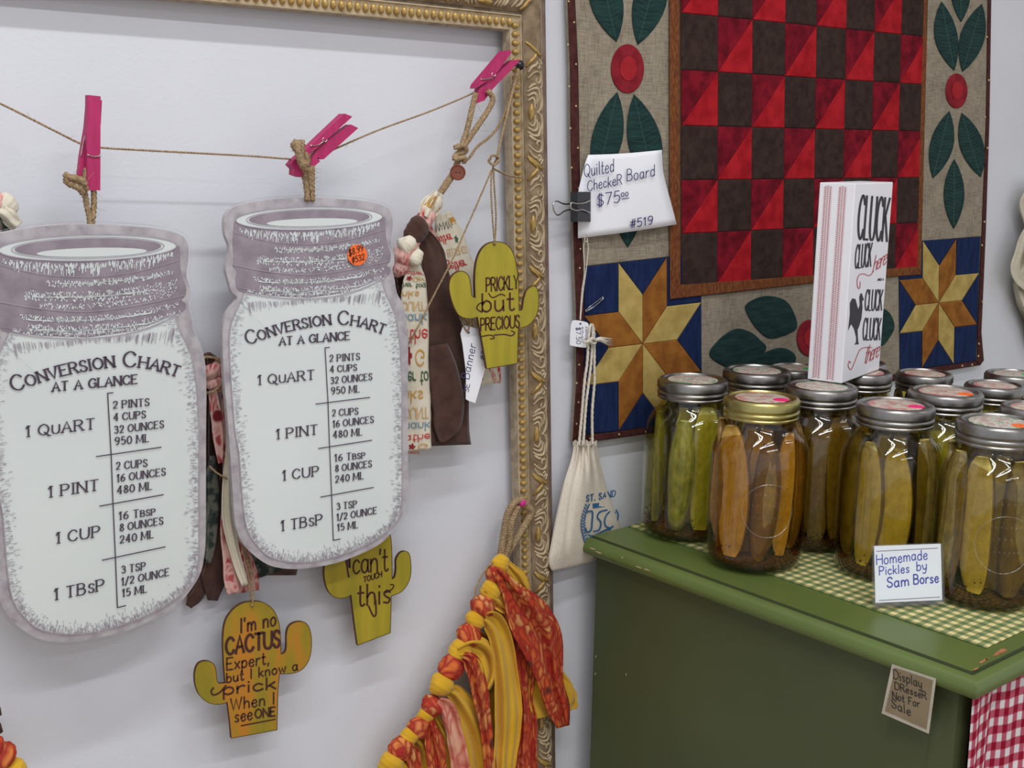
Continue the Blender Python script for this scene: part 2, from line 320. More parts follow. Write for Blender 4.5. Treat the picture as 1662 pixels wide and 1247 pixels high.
# ------------------------------------------------------------------ pen-stroke lettering
G = {}
def _g(spec):
    for line in spec.strip().split('\n'):
        ch, rest = line[0], line[1:].strip(); parts = rest.split('|'); st = []
        for p in parts[1:]:
            pts = [tuple(float(a) for a in q.split(',')) for q in p[1:].split()]
            st.append((p[0], pts))
        G[ch] = (float(parts[0]), st)
_g('''
A .7|l0,0 .35,1 .7,0|l.13,.36 .57,.36
B .6|l0,0 0,1|s0,1 .35,1 .52,.78 .38,.54 0,.54|s0,.54 .4,.54 .6,.27 .42,0 0,0
C .68|s.66,.8 .5,.97 .3,.99 .08,.8 0,.5 .08,.2 .3,.01 .52,.04 .68,.22
D .68|l0,0 0,1|s0,1 .3,1 .58,.82 .68,.5 .58,.18 .3,0 0,0
E .55|l0,0 0,1|l0,1 .55,1|l0,0 .55,0|l0,.52 .42,.52
F .52|l0,0 0,1|l0,1 .52,1|l0,.52 .4,.52
G .72|s.66,.8 .5,.97 .3,.99 .08,.8 0,.5 .08,.2 .3,.01 .52,.04 .7,.2|l.7,.2 .7,.46 .45,.46
H .68|l0,0 0,1|l.68,0 .68,1|l0,.52 .68,.52
I .12|l.06,0 .06,1
J .42|s.4,1 .4,.3 .3,.03 .12,.02 0,.2
K .62|l0,0 0,1|l.6,1 .02,.42|l.2,.58 .62,0
L .5|l0,0 0,1|l0,0 .5,0
M .86|l0,0 .05,1|l.05,1 .43,.12 .81,1|l.81,1 .86,0
N .68|l0,0 0,1|l0,1 .68,0|l.68,0 .68,1
O .76|s.38,1 .12,.84 0,.5 .12,.16 .38,0 .64,.16 .76,.5 .64,.84 .38,1
P .58|l0,0 0,1|s0,1 .38,1 .57,.76 .38,.49 0,.49
Q .78|s.38,1 .12,.84 0,.5 .12,.16 .38,0 .64,.16 .76,.5 .64,.84 .38,1|l.42,.24 .82,-.14
R .62|l0,0 0,1|s0,1 .38,1 .57,.77 .38,.52 0,.52|l.28,.52 .64,0
S .52|s.5,.82 .38,.97 .15,.97 .03,.76 .15,.57 .38,.45 .52,.25 .38,.03 .14,.02 0,.2
T .62|l.31,0 .31,1|l0,1 .62,1
U .66|s0,1 0,.35 .12,.06 .33,0 .54,.06 .66,.35 .66,1
V .68|l0,1 .34,0 .68,1
W .95|l0,1 .24,0 .48,.9 .72,0 .95,1
X .66|l0,0 .66,1|l0,1 .66,0
Y .64|l0,1 .32,.5 .64,1|l.32,.5 .32,0
Z .6|l0,1 .6,1 0,0 .6,0
0 .56|s.28,1 .08,.84 0,.5 .08,.16 .28,0 .48,.16 .56,.5 .48,.84 .28,1
1 .3|l.02,.8 .2,1|l.2,1 .2,0
2 .54|s.03,.76 .14,.96 .38,.97 .5,.75 .38,.45 .02,.02|l.02,.02 .54,.02
3 .52|s.04,.85 .25,1 .46,.82 .38,.58 .2,.53|s.2,.53 .46,.48 .52,.24 .3,0 .02,.12
4 .58|l.4,0 .4,1|l.4,1 0,.3|l0,.3 .58,.3
5 .52|l.48,1 .1,1 .06,.56|s.06,.56 .28,.64 .5,.48 .48,.18 .26,0 .02,.1
6 .54|s.46,.95 .2,.8 .03,.42 .08,.1 .28,0 .5,.16 .5,.42 .3,.56 .06,.38
7 .52|l0,1 .52,1|l.52,1 .18,0
8 .52|s.26,.54 .06,.76 .26,1 .46,.76 .26,.54|s.26,.54 .02,.28 .26,0 .52,.28 .26,.54
9 .54|s.5,.6 .26,.44 .04,.62 .08,.9 .3,1 .5,.84 .5,.5 .38,.12 .14,0
a .5|s.44,.48 .26,.6 .06,.48 .02,.2 .18,.01 .38,.12 .44,.4|s.44,.58 .43,.2 .5,.02
b .48|l.03,1 .03,.02|s.03,.4 .22,.6 .44,.46 .44,.14 .24,0 .03,.12
c .44|s.42,.48 .24,.6 .04,.44 .04,.14 .22,0 .44,.12
d .5|l.46,1 .46,.02|s.46,.42 .26,.6 .05,.46 .04,.14 .24,0 .46,.16
e .46|s.03,.3 .42,.36 .34,.58 .14,.56 .02,.3 .12,.03 .32,0 .46,.14
f .36|s.38,.9 .26,1 .15,.88 .14,.5 .14,0|l0,.58 .32,.58
g .5|s.44,.46 .24,.6 .04,.44 .06,.12 .26,.02 .44,.2|s.45,.58 .45,.1 .4,-.28 .2,-.36 .04,-.26
h .48|l.03,1 .03,0|s.03,.38 .2,.58 .38,.54 .44,.36 .45,0
i .12|l.06,.58 .06,0|l.06,.8 .07,.86
j .24|s.18,.58 .18,-.1 .12,-.3 0,-.3|l.18,.8 .19,.86
k .44|l.03,1 .03,0|l.4,.58 .05,.24|l.16,.34 .44,0
l .14|l.06,1 .07,0
m .76|l.03,.58 .03,0|s.03,.38 .16,.58 .32,.52 .37,.3 .37,0|s.37,.36 .52,.58 .68,.52 .73,.3 .74,0
n .48|l.03,.58 .03,0|s.03,.38 .2,.58 .38,.54 .44,.36 .45,0
o .5|s.25,.6 .06,.48 .02,.28 .1,.06 .25,0 .42,.08 .48,.3 .42,.52 .25,.6
p .48|l.03,.58 .03,-.38|s.03,.4 .22,.6 .44,.46 .44,.14 .24,0 .03,.12
q .5|s.44,.46 .24,.6 .04,.44 .06,.12 .26,.02 .44,.2|l.45,.58 .45,-.38
r .34|l.03,.58 .03,0|s.03,.36 .14,.54 .3,.6 .36,.54
s .4|s.38,.5 .22,.6 .06,.48 .16,.32 .36,.2 .28,.02 .04,.06
t .34|s.14,.95 .13,.3 .16,.05 .26,0 .36,.08|l0,.62 .32,.62
u .48|s.03,.58 .04,.18 .16,0 .34,.06 .44,.24|l.44,.58 .46,0
v .44|l0,.58 .2,0 .44,.58
w .66|l0,.58 .16,0 .33,.5 .5,0 .66,.58
x .44|l0,0 .44,.58|l0,.58 .44,0
y .46|s0,.58 .06,.2 .2,.06 .38,.18|s.44,.58 .42,.1 .34,-.26 .16,-.36 .02,-.26
z .42|l0,.58 .42,.58 0,0 .42,0
$ .52|s.5,.82 .38,.95 .15,.95 .03,.76 .15,.57 .38,.45 .52,.25 .38,.05 .14,.04 0,.2|l.18,1.1 .16,-.1|l.34,1.1 .32,-.1
# .6|l.2,0 .3,1|l.42,0 .52,1|l0,.34 .6,.36|l.04,.66 .64,.68
. .1|l.05,0 .05,.07
, .12|l.09,.08 .02,-.16
' .12|l.07,1 .04,.76
/ .4|l0,-.06 .4,1.02
- .3|l.02,.4 .28,.4
''')
def seg_ribbon(mb, m, pts, w, o, pen=0.0, mi=0):
    """pts in drawing space; m maps to the room; w stroke width in drawing units"""
    pts = [Vector((p[0], p[1])) for p in pts]
    q = [pts[0]]
    for p in pts[1:]:
        if (p-q[-1]).length > 1e-6: q.append(p)
    pts = q
    if len(pts) < 2: return
    L = []; R = []
    for i, p in enumerate(pts):
        a = (pts[i]-pts[i-1]).normalized() if i else None
        b = (pts[i+1]-pts[i]).normalized() if i < len(pts)-1 else None
        t = ((a or b)+(b or a)); t = t.normalized() if t.length > .2 else (a or b)
        d = a or b
        ww = w*(1-pen+pen*abs(t.y)) if pen else w
        nrm = Vector((-t.y, t.x)); c = max(.55, abs(nrm.dot(Vector((-d.y, d.x)))))
        e = Vector((0, 0))
        if i == 0: e = -t*ww*.3
        if i == len(pts)-1: e = t*ww*.3
        L.append(p+e+nrm*ww*.5/c); R.append(p+e-nrm*ww*.5/c)
    vs = [m(a.x, a.y, o) for a in L] + [m(a.x, a.y, o) for a in R]; n = len(L)
    mb.add(vs, [(i, i+1, n+i+1, n+i) for i in range(n-1)], mi)
def textw(text, sp=.2, small=.0):
    x = 0
    for ch in text:
        if ch == ' ': x += .5*(small or 1); continue
        k = small if (small and ch.islower()) else 1
        g = G[ch.upper() if small and ch.islower() else ch]; x += g[0]*k + sp*k
    return x - sp
def write(mb, m, text, base, h, w, o=.0004, up=None, small=0.0, serif=False, pen=0.0, sp=.2, slant=0.0, wob=0.0, mi=0, asc=None):
    """fit text between the ends of the baseline polyline (drawing space, y down)"""
    base = [Vector(b) for b in base]; segs = [(base[i+1]-base[i]).length for i in range(len(base)-1)]; tot = sum(segs)
    tw = textw(text, sp, small); kx = tot/tw
    def along(s):
        s = s*kx; i = 0
        while i < len(segs)-1 and s > segs[i]: s -= segs[i]; i += 1
        t = (base[i+1]-base[i]).normalized(); return base[i]+t*s, t
    x = 0
    for ch in text:
        if ch == ' ': x += .5*(small or 1); continue
        k = small if (small and ch.islower()) else 1
        gw, st = G[ch.upper() if small and ch.islower() else ch]
        P, t = along(x+gw*k/2)
        U = Vector(up) if up is not None else Vector((t.y, -t.x))
        dy = rnd(-wob, wob)
        def pos(a, b): return P + t*((a-gw/2)*k*kx) + U*((b*k+dy)*h) + t*(slant*b*k*h)
        for kind, pts in st:
            pp = smoothpts(pts, 5) if kind == 's' else pts
            seg_ribbon(mb, m, [pos(*p) for p in pp], w*(.85+.15*k), o, pen, mi)
            if serif:
                ends = []
                if kind == 'l':
                    for a, b in ((pts[0], pts[1]), (pts[-1], pts[-2])):
                        d = Vector(a)-Vector(b)
                        if abs(d.y) > abs(d.x)*.6 and (a[1] < .03 or a[1] > .97): ends.append(a)
                for e in ends:
                    seg_ribbon(mb, m, [pos(e[0]-.13, e[1]), pos(e[0]+.13, e[1])], w*.55, o+.00005, 0, mi)
        x += gw*k + sp*k

def slab(mb, outline, m, o_front, o_back, mi_front=0, mi_side=0, bev=0):
    """board from a drawing-space outline mapped by m: front at o_front, back at o_back"""
    n = len(outline); F = [m(x, y, o_front) for x, y in outline]; Bk = [m(x, y, o_front) for x, y in outline]
    # extrude straight back along the plane normal
    c = sum(F, Vector())/n; nr = Vector()
    for i in range(n): nr += (F[i]-c).cross(F[(i+1) % n]-c)
    nr.normalize()
    if nr.dot(CAM-c) < 0: nr = -nr
    Bk = [p - nr*(o_front-o_back) for p in F]
    mb.add(F, [tuple(range(n))], mi_front); mb.add(Bk, [tuple(reversed(range(n)))], mi_side)
    mb.add(F+Bk, [(i, (i+1) % n, n+(i+1) % n, n+i) for i in range(n)], mi_side)
def flat(mb, outline, m, o, mi=0):
    mb.add([m(x, y, o) for x, y in outline], [tuple(range(len(outline)))], mi)
def ell(cx, cy, rx, ry, n=28, a0=0, a1=360, rot=0):
    out = []
    for i in range(n):
        a = math.radians(a0+(a1-a0)*i/(n if a1-a0 == 360 else n-1)); x, y = rx*math.cos(a), ry*math.sin(a)
        c, s = math.cos(math.radians(rot)), math.sin(math.radians(rot)); out.append((cx+x*c-y*s, cy+x*s+y*c))
    return out
def rope(mb, pts, r, turns_per_m=110, strands=3, k=8, fuzz=0, n=5):
    """twisted cord along room points"""
    P = [Vector(p) for p in smoothpts([tuple(p) for p in pts], k)]
    # resample
    d = [0]
    for i in range(1, len(P)): d.append(d[-1]+(P[i]-P[i-1]).length)
    L = d[-1]; step = max(.0012, 1/turns_per_m/6); N = max(6, int(L/step)); Q = []; j = 0
    for i in range(N+1):
        s = L*i/N
        while j < len(d)-2 and d[j+1] < s: j += 1
        f = (s-d[j])/max(1e-9, d[j+1]-d[j]); Q.append(P[j].lerp(P[j+1], f))
    Nn = None; frames = []
    for i, p in enumerate(Q):
        t = (Q[min(i+1, N)]-Q[max(i-1, 0)]).normalized()
        if Nn is None: Nn = t.orthogonal()
        Nn = (Nn-t*Nn.dot(t)).normalized(); frames.append((p, Nn.copy(), t.cross(Nn)))
    for s in range(strands):
        a0 = 2*math.pi*s/strands; line = []
        for i, (p, a, b) in enumerate(frames):
            th = a0 + 2*math.pi*turns_per_m*L*i/N
            line.append(p+(a*math.cos(th)+b*math.sin(th))*r*.5)
        mb.tube(line, r*.58, n)
    for _ in range(fuzz):
        p, a, b = random.choice(frames); q = p+Vector((rnd(-1, 1), rnd(-1, .2), rnd(-1, 1)))*r*rnd(2, 5)
        mb.tube([p, p.lerp(q, .5)+Vector((0, 0, -r*.5)), q], [.00018, .00015, .0001], 3)
def cloth(name, root, path, m, depth, matl, folds=2, amp=.006, ns=28, nc=12, seed=1, ragged=.0, lines=None, solid=.0009, phase=None):
    """hanging cloth strip: path of (px, py, width px) in picture pixels, on the plane 'depth' in front of the wall"""
    rs = random.Random(seed); ph = rs.uniform(0, 6) if phase is None else phase
    P = smoothpts(path, max(3, ns//max(1, len(path)-1))); n = len(P); rows = []
    ds = depth if callable(depth) else (lambda t: depth)
    for i, (x, y, w) in enumerate(P):
        t = i/(n-1); a = P[min(i+1, n-1)]; b = P[max(i-1, 0)]
        tx, ty = a[0]-b[0], a[1]-b[1]; l = math.hypot(tx, ty) or 1; nx, ny = -ty/l, tx/l
        row = []
        for j in range(nc+1):
            u = j/nc; s = (u-.5)*w*(1+.05*math.sin(t*11+ph)+.03*math.sin(t*23+2*ph))
            e = 0
            if ragged and (j == 0 or j == nc): e = rs.uniform(-ragged, ragged)
            tr = abs(((u*folds*.9+ph*.3+t*.35) % 1)*2-1)*2-1
            fo = amp*min(1, w/26)*(.55*math.cos(u*math.pi*folds+ph+t*1.5)+.6*tr+.22*math.sin(t*9+u*6+ph)+.18*math.sin(u*17+ph*3-t*4)*max(0, 1-t*1.6))
            row.append((x+nx*(s+e), y+ny*(s+e), ds(t)+fo))
        rows.append(row)
    mb = MB(); mb.add([onwall(*p) for r in rows for p in r], [(i*(nc+1)+j, i*(nc+1)+j+1, (i+1)*(nc+1)+j+1, (i+1)*(nc+1)+j) for i in range(n-1) for j in range(nc)])
    mp = None
    def surf(u, v, o=0.0):
        i = min(n-2, max(0, int(v*(n-1)))); f = v*(n-1)-i; jf = min(nc-1e-4, max(0, u*nc)); j = int(jf); g = jf-j
        q = [rows[i][j], rows[i][j+1], rows[i+1][j], rows[i+1][j+1]]
        a = [q[0][k]*(1-g)+q[1][k]*g for k in range(3)]; b = [q[2][k]*(1-g)+q[3][k]*g for k in range(3)]
        c = [a[k]*(1-f)+b[k]*f for k in range(3)]
        return onwall(c[0], c[1], c[2]+o)
    o = mb.build(name, matl, root, smooth=True)
    if solid:
        md = o.modifiers.new('thickness', 'SOLIDIFY'); md.thickness = solid; md.offset = 0
    return o, surf
def knot(name, root, x, y, r, depth, matl, seed=0, tilt=0.0, el=1.25):
    """a tied knot of bunched cloth: lumpy wrapped band with creases"""
    rs = random.Random(seed); mb = MB(); r *= 1.28; c = onwall(x, y, depth); s = (onwall(x+r, y, depth)-c).length*.85; sr = (onwall(x, y+r, depth)-c).length
    n, m2 = 26, 26; ph = rs.uniform(0, 6); rings = []
    ct, st = math.cos(tilt), math.sin(tilt)
    for j in range(m2+1):
        a = math.pi*min(max(j, .05), m2-.05)/m2; ring = []
        for k in range(n):
            b = 2*math.pi*k/n
            q = 1+.07*math.sin(3*a+ph+1.3*math.sin(b))+.05*math.sin(2*b+ph*2+2*a)+.026*math.sin(12*a+2.8*math.sin(b+ph)+ph)
            X = sr*el*-math.cos(a)*(1+.05*math.sin(b)); R = sr*math.sin(a)**.7*q
            ux, uz = X, R*math.cos(b)
            ring.append(c+Vector((ux*st+uz*ct, R*math.sin(b)*.8, -(ux*ct)+uz*st)))
        rings.append(ring)
    mb.loft(rings)
    return mb.build(name, matl, root, smooth=True)
def copy_thing(o, parent=None):
    c = o.copy(); COL.objects.link(c); c.parent = parent
    for ch in [x for x in list(o.children)]: copy_thing(ch, c)
    return c

# ------------------------------------------------------------------ the room
mb = MB(); mb.box((-2.2, 0, 0), (4.5, .1, 2.8)); tag(mb.build('wall_back', M['wall']), kind='structure')
mb = MB(); mb.box((-2.2, -5, -.05), (4.5, .1, 0)); tag(mb.build('floor', M['floor']), kind='structure')
mb = MB(); mb.box((-2.2, -5, 2.8), (4.5, .1, 2.85)); tag(mb.build('ceiling', M['ceiling']), kind='structure')

# ------------------------------------------------------------------ display dresser
ZT = .80; DX0, DX1, DY0, DY1 = 1.0395, 1.95, -.5465, -.030
dr = thing('display_dresser', (1.49, -.28, 0), 'olive green painted wooden dresser with a rounded worn top edge, under the pickle jars', 'dresser')
mb = MB()
loops = [(.001, .7765), (.008, .7772), (.0135, .7802), (.0163, .7850), (.0163, .7888), (.0140, .7938), (.0090, .7976), (.004, .7985), (.0026, .7966), (.0008, .7966), (-.0004, ZT), (-.02, ZT)]
mb.loft([[(DX0-e, DY0-e, z), (DX1+e, DY0-e, z), (DX1+e, DY1, z), (DX0-e, DY1, z)] for e, z in loops])
M['groove'] = mat('dark_groove_olive', (60, 70, 36), rough=.6)  # groove faces get a darker olive than the rest of the top
for i in range(7*4+4, 10*4+4):
    if i < len(mb.mi)-2: mb.mi[i-4] = 1
top = mb.build('dresser_top', [M['green'], M['groove']], dr, smooth=True, angle=35)
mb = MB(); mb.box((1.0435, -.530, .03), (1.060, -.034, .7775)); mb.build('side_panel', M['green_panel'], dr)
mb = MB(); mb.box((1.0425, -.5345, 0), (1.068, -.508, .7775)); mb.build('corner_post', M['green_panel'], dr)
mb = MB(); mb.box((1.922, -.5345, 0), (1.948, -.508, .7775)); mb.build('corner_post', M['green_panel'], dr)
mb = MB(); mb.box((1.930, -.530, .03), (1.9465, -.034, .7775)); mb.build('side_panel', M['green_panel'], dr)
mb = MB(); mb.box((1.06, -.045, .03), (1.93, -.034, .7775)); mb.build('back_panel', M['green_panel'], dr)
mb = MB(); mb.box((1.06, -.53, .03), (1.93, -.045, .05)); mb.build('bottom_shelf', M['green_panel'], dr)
mb = MB()
c8 = crop(1540, 980, 8.91)
for (x, y, rx, ry) in ((390, 945, 45, 14), (500, 830, 75, 20), (740, 700, 110, 26), (560, 800, 30, 10)):
    P = ell(x, y, rx, ry, 14, rot=-25); P = [(a+rnd(-.2, .2)*rx, b+rnd(-.2, .2)*ry) for a, b in P]
    mb.add([onz(*c8(*p), ZT+.0003) for p in P], [tuple(range(14))])
mb.build('paint_wear', M['chip'], dr, kind='stuff')
mb = MB()
for (x, y, rx, ry) in ((962, 891, 5, 1.2), (972, 897, 6, 1.2), (1010, 905, 3, 1), (1037, 921, 6, 1.1), (1050, 925, 5, 1.3)):
    P = ell(x, y, rx, ry, 9, rot=20); e = .0167
    mb.add([onx(a+rnd(-1, 1), b+rnd(-.4, .4), DX0-e) for a, b in P], [tuple(range(9))])
for (x, y) in ((967, 1066), (966, 1094), (1016, 1095)):
    P = ell(x, y, .9, 2.2, 7, rot=10); mb.add([onx(a, b, 1.0433) for a, b in P], [tuple(range(7))])
mb.build('paint_chips', M['chip_light'], dr, kind='stuff')

# curtain under the dresser top
mb = MB(); uv = []; n = 150; arc = 0; prev = None; rows = [.10+.675*i/16 for i in range(17)]
xs = [1.050+.86*i/n for i in range(n+1)]
for i, x in enumerate(xs):
    y = -.5395-.009*math.sin(i*.36+.8)-.003*math.sin(i*.93+1)
    if prev: arc += math.hypot(x-prev[0], (y-prev[1])*1.6)
    prev = (x, y)
    for j, z in enumerate(rows):
        k = 1-(z-.10)/.6765; mb.v.append(Vector((x+.004*math.sin(j*.5+i*.1)*k, -.539+(y+.539)*(.55+.9*k)-.004*k, z))); uv.append((arc*1.15, z))
for i in range(n):
    for j in range(16): a = i*17+j; mb.f.append((a, a+17, a+18, a+1)); mb.mi.append(0)
mb.uv = uv
cu = mb.build('gingham_curtain', M['curtain'], None, smooth=True)
tag(cu, 'red and white checked gathered curtain hanging below the front of the green dresser top', 'curtain')

# table mat
mb = MB(); x0, x1, y0, y1, z0, z1 = 1.1015, 1.86, -.5262, -.0320, ZT+.0002, ZT+.0018
mb.loft([[(x0-e, y0-e, z), (x1+e, y0-e, z), (x1+e, y1+e, z), (x0-e, y1+e, z)] for e, z in ((0, z0), (.0007, z0+.0004), (.0007, z1-.0006), (0, z1))])
mt = mb.build('gingham_mat', M['matcloth']); tag(mt, 'green and cream checked cloth mat lying on the dresser top under the jars', 'table mat')

# ------------------------------------------------------------------ ornate frame
SH = .048
FR = {'TR': (.957, 1.463), 'BR': (.957, .42), 'TL': (.19, 1.463), 'BL': (.19, .42)}
def fx(X, z): return X + (1.39-z)*SH
PROF = [(0, 0), (0, .012), (.002, .0165), (.006, .019), (.0115, .0205), (.013, .0215), (.019, .0245), (.026, .0262), (.033, .0245), (.0385, .0205), (.0395, .0165), (.0415, .0165), (.0425, .0222), (.0436, .0225), (.0442, .0200), (.0575, .0200), (.0582, .0225), (.0592, .0222), (.0605, .018), (.0610, .011), (.050, .010), (.050, 0)]
def pz(s):
    for i in range(len(PROF)-1):
        if PROF[i+1][0] >= s > PROF[i][0]: a, b = PROF[i], PROF[i+1]; return a[1]+(b[1]-a[1])*(s-a[0])/(b[0]-a[0])
    return .01
fr = thing('picture_frame', (fx(.957, .9), 0, .9), 'large empty ornate antique gold picture frame on the white wall with beaded carved edge', 'picture frame')
INW = {'TR': (-1, -1), 'BR': (-1, 1), 'TL': (1, -1), 'BL': (1, 1)}
def cornerpt(c, s, d):
    X, Z = FR[c]; ix, iz = INW[c]; z = Z+iz*s; return Vector((fx(X+ix*s, z), -d-.0005, z))
for a, b in (('BR', 'TR'), ('TR', 'TL'), ('TL', 'BL'), ('BL', 'BR')):
    mb = MB()
    for i in range(len(PROF)-1):
        p, q = PROF[i], PROF[i+1]
        mi = 1 if i < 4 else 2 if 5 <= i <= 8 else 3 if i > 16 or 9 <= i <= 11 else 0
        mb.quad(cornerpt(a, *p), cornerpt(b, *p), cornerpt(b, *q), cornerpt(a, *q), mi)
    mb.build('frame_rail', [M['gilt'], M['maroon'], M['umber'], M['gilt_side']], fr)
bead0 = None
def bead(x, z, rot):
    global bead0
    if bead0 is None:
        m_ = MB(); m_.ball((0, 0, 0), .0050, .0036, .0034, 10, 6); bead0 = m_.build('bead', M['gold'], None, smooth=True); o = bead0
    else: o = bead0.copy(); COL.objects.link(o)
    o.parent = fr; o.location = Vector((x, -.0216, z))-fr.location; o.rotation_euler = (0, rot, 0)
z = 1.409; s = .0508
while z > .43: bead(fx(.957-s, z), z, 0); z -= .00937
x = .957-s-.008
while x > .34: bead(fx(x, 1.463-s), 1.463-s, math.pi/2); x -= .00937
# channel bars between beads
STROKES = [  # gold flag, width, points in a drawing of one carved unit
 (1, 11, [(318, 158), (360, 190), (400, 225), (450, 258), (500, 262)]), (1, 11, [(322, 372), (350, 330), (385, 298), (410, 255)]),
 (0, 9, [(335, 425), (365, 375), (405, 355), (430, 320)]), (0, 8, [(330, 475), (380, 425), (430, 412), (465, 440), (462, 492), (430, 512), (402, 492), (420, 462)]),
 (0, 9, [(335, 560), (365, 532), (405, 515)]), (0, 8, [(322, 592), (370, 560), (425, 562), (445, 610), (432, 680)]), (0, 8, [(325, 628), (378, 600), (410, 632), (405, 700)]),
 (0, 7, [(330, 668), (368, 642), (388, 680), (384, 740)]), (0, 8, [(455, 590), (480, 670), (452, 742), (410, 765)]), (0, 6, [(480, 560), (500, 660), (488, 750)]),
 (0, 7, [(425, 330), (455, 355), (440, 385), (415, 370)]), (0, 7, [(455, 300), (480, 340), (505, 330)]), (0, 6, [(470, 400), (495, 450), (490, 520), (465, 560)])]
def carving(place, name='scroll_ornament'):
    m_ = MB()
    def put(x, y, lift=0):
        s_ = .0385-(x-308)/200*.0262; return place(s_, (y-265)/6.24*.00078, pz(s_)+lift)
    for gold, w, pts in STROKES:
        for mir in ((False, True) if pts[0][1] > 200 else (False,)):
            q = smoothpts([(a, (1530-b if mir else b)) for a, b in pts], 4); r = w*.00018
            n_ = len(q); m_.tube([put(a, b, .0006) for a, b in q], [r*(.55+.6*math.sin(math.pi*min(1, (i+.6)/n_))) for i in range(n_)], 6, gold)
    q = [(355, 690+10*i) for i in range(16)]
    m_.tube([put(a+4*math.sin(i*.3), b, .0002) for i, (a, b) in enumerate(q)], [.0005+.0033*math.sin(math.pi*(i+.5)/16)**.8 for i in range(16)], 8, 1)
    return m_.build(name, [M['gilt'], M['gold']], fr, smooth=True)
zc = 1.379
proto = None
ks = [z0 for z0 in [zc + .1248*i for i in range(0, -8, -1)]]
for i, z0 in enumerate(ks):
    if proto is None: proto = carving(lambda s, dz, d: Vector((fx(.957-s, z0-dz), -d, z0-dz)))
    else:
        o = proto.copy(); COL.objects.link(o); o.parent = fr; o.location = Vector((fx(0, z0)-fx(0, zc), 0, z0-zc))
p2 = None
for i in range(5):
    x0 = .80-.1248*i
    if p2 is None: p2 = carving(lambda s, dx, d: Vector((fx(x0+dx, 1.463-s), -d, 1.463-s)))
    else: o = p2.copy(); COL.objects.link(o); o.parent = fr; o.location = Vector((-.1248*i, 0, 0))

# ------------------------------------------------------------------ clothesline and pins
ln = MB()
pl = [onwall(-190, 78, .038), onwall(0, 168, .048), onwall(70, 203, .052), onwall(137, 236, .055), onwall(165, 240, .055), onwall(250, 245, .055), onwall(400, 253, .055), onwall(490, 259, .055), onwall(520, 252, .055), onwall(610, 213, .05), onwall(700, 180, .046), onwall(770, 150, .042), onwall(800, 130, .040), onwall(843, 106, .032)]
rope(ln, pl, .0011, 260, 2, 5, fuzz=26)
rl = ln.build('twine_clothesline', M['jute'], None, smooth=True)
tag(rl, 'thin jute twine strung across the empty frame, holding the jar signs by pink pegs', 'twine')
def push_pin(x, y, d, m, label, r=.0056):
    t = thing('push_pin', onwall(x, y, d), label, 'push pin'); c = onwall(x, y, d)
    b = MB(); b.ball(c, r, r, r, 14, 9); b.build('pin_head', m, t, smooth=True)
    b = MB(); b.tube([c+Vector((0, r*.6, 0)), c+Vector((0, d-.0185, 0))], .0006, 6); b.build('pin_needle', M['steel'], t)
push_pin(843, 106, .034, M['pin_black'], 'black round push pin in the gold frame, upper right, beside a pink clothespin')
push_pin(846, 815, .034, M['pin_pink'], 'bright pink round push pin in the gold frame, holding the yellow and orange garland', .0060)

def peg(label, cr, jaws, m, wires, coil, group='pink clothespins on the twine'):
    P0 = via(cr, m)(*jaws[0][0][0])
    t = thing('clothespin', P0, label, 'clothespin', None)
    for outline, of, ob in jaws:
        b = MB(); slab(b, outline, via(cr, m), of, ob); o = b.build('jaw', M['pink'], t)
        bv = o.modifiers.new('bevel', 'BEVEL'); bv.width = .0005; bv.segments = 1; bv.limit_method = 'ANGLE'
    b = MB(); f = via(cr, m)
    for w, o_ in wires: b.tube([f(x, y, o_) for x, y in smoothpts(w, 4)], .00055, 5)
    if coil:
        x, y, r, o_ = coil; b.tube([f(x+r*math.cos(a*.6), y+r*math.sin(a*.6), o_-.0002*a) for a in range(46)], .0005, 5)
    b.build('spring', M['steel'], t, smooth=True)
peg('pink wooden clothespin standing upright above the left jar sign', crop(90, 140, 5.2),
    [([(272, 73), (382, 85), (380, 570), (372, 578), (372, 590), (380, 600), (379, 880), (268, 878), (268, 500)], .010, .0045), ([(276, 110), (393, 118), (383, 320), (276, 640), (262, 780), (195, 752), (214, 590), (256, 350)], .0035, -.002)],
    wallmap(.055), [([(268, 578), (330, 594), (385, 586)], .0108), ([(262, 380), (235, 480), (217, 590)], .004)], None)
peg('pink wooden clothespin lying tilted above the right jar sign, its legs open', crop(440, 160, 7.333),
    [([(875, 178), (968, 215), (680, 478), (560, 590), (470, 640), (440, 760), (362, 940), (275, 908), (278, 838), (230, 790), (275, 735), (400, 628)], .008, -.002), ([(950, 308), (1038, 352), (628, 722), (588, 726), (562, 700), (550, 712), (586, 745), (420, 895), (440, 770), (560, 600), (690, 480)], .006, -.003)],
    wallmap(.055), [([(468, 562), (560, 552), (620, 510)], .009)], (640, 488, 27, .009))
peg('pink wooden clothespin at the upper right corner beside the black pin', crop(620, 60, 3.118),
    [([(618, 72), (650, 66), (656, 78), (598, 160), (560, 212), (515, 236), (470, 262), (476, 240)], .008, -.001), ([(662, 118), (692, 114), (695, 124), (562, 262), (518, 322), (475, 338), (492, 262), (560, 206), (612, 158)], .006, -.002)],
    wallmap(.044), [([(500, 214), (530, 213), (558, 205)], .009)], (565, 190, 10, .009))

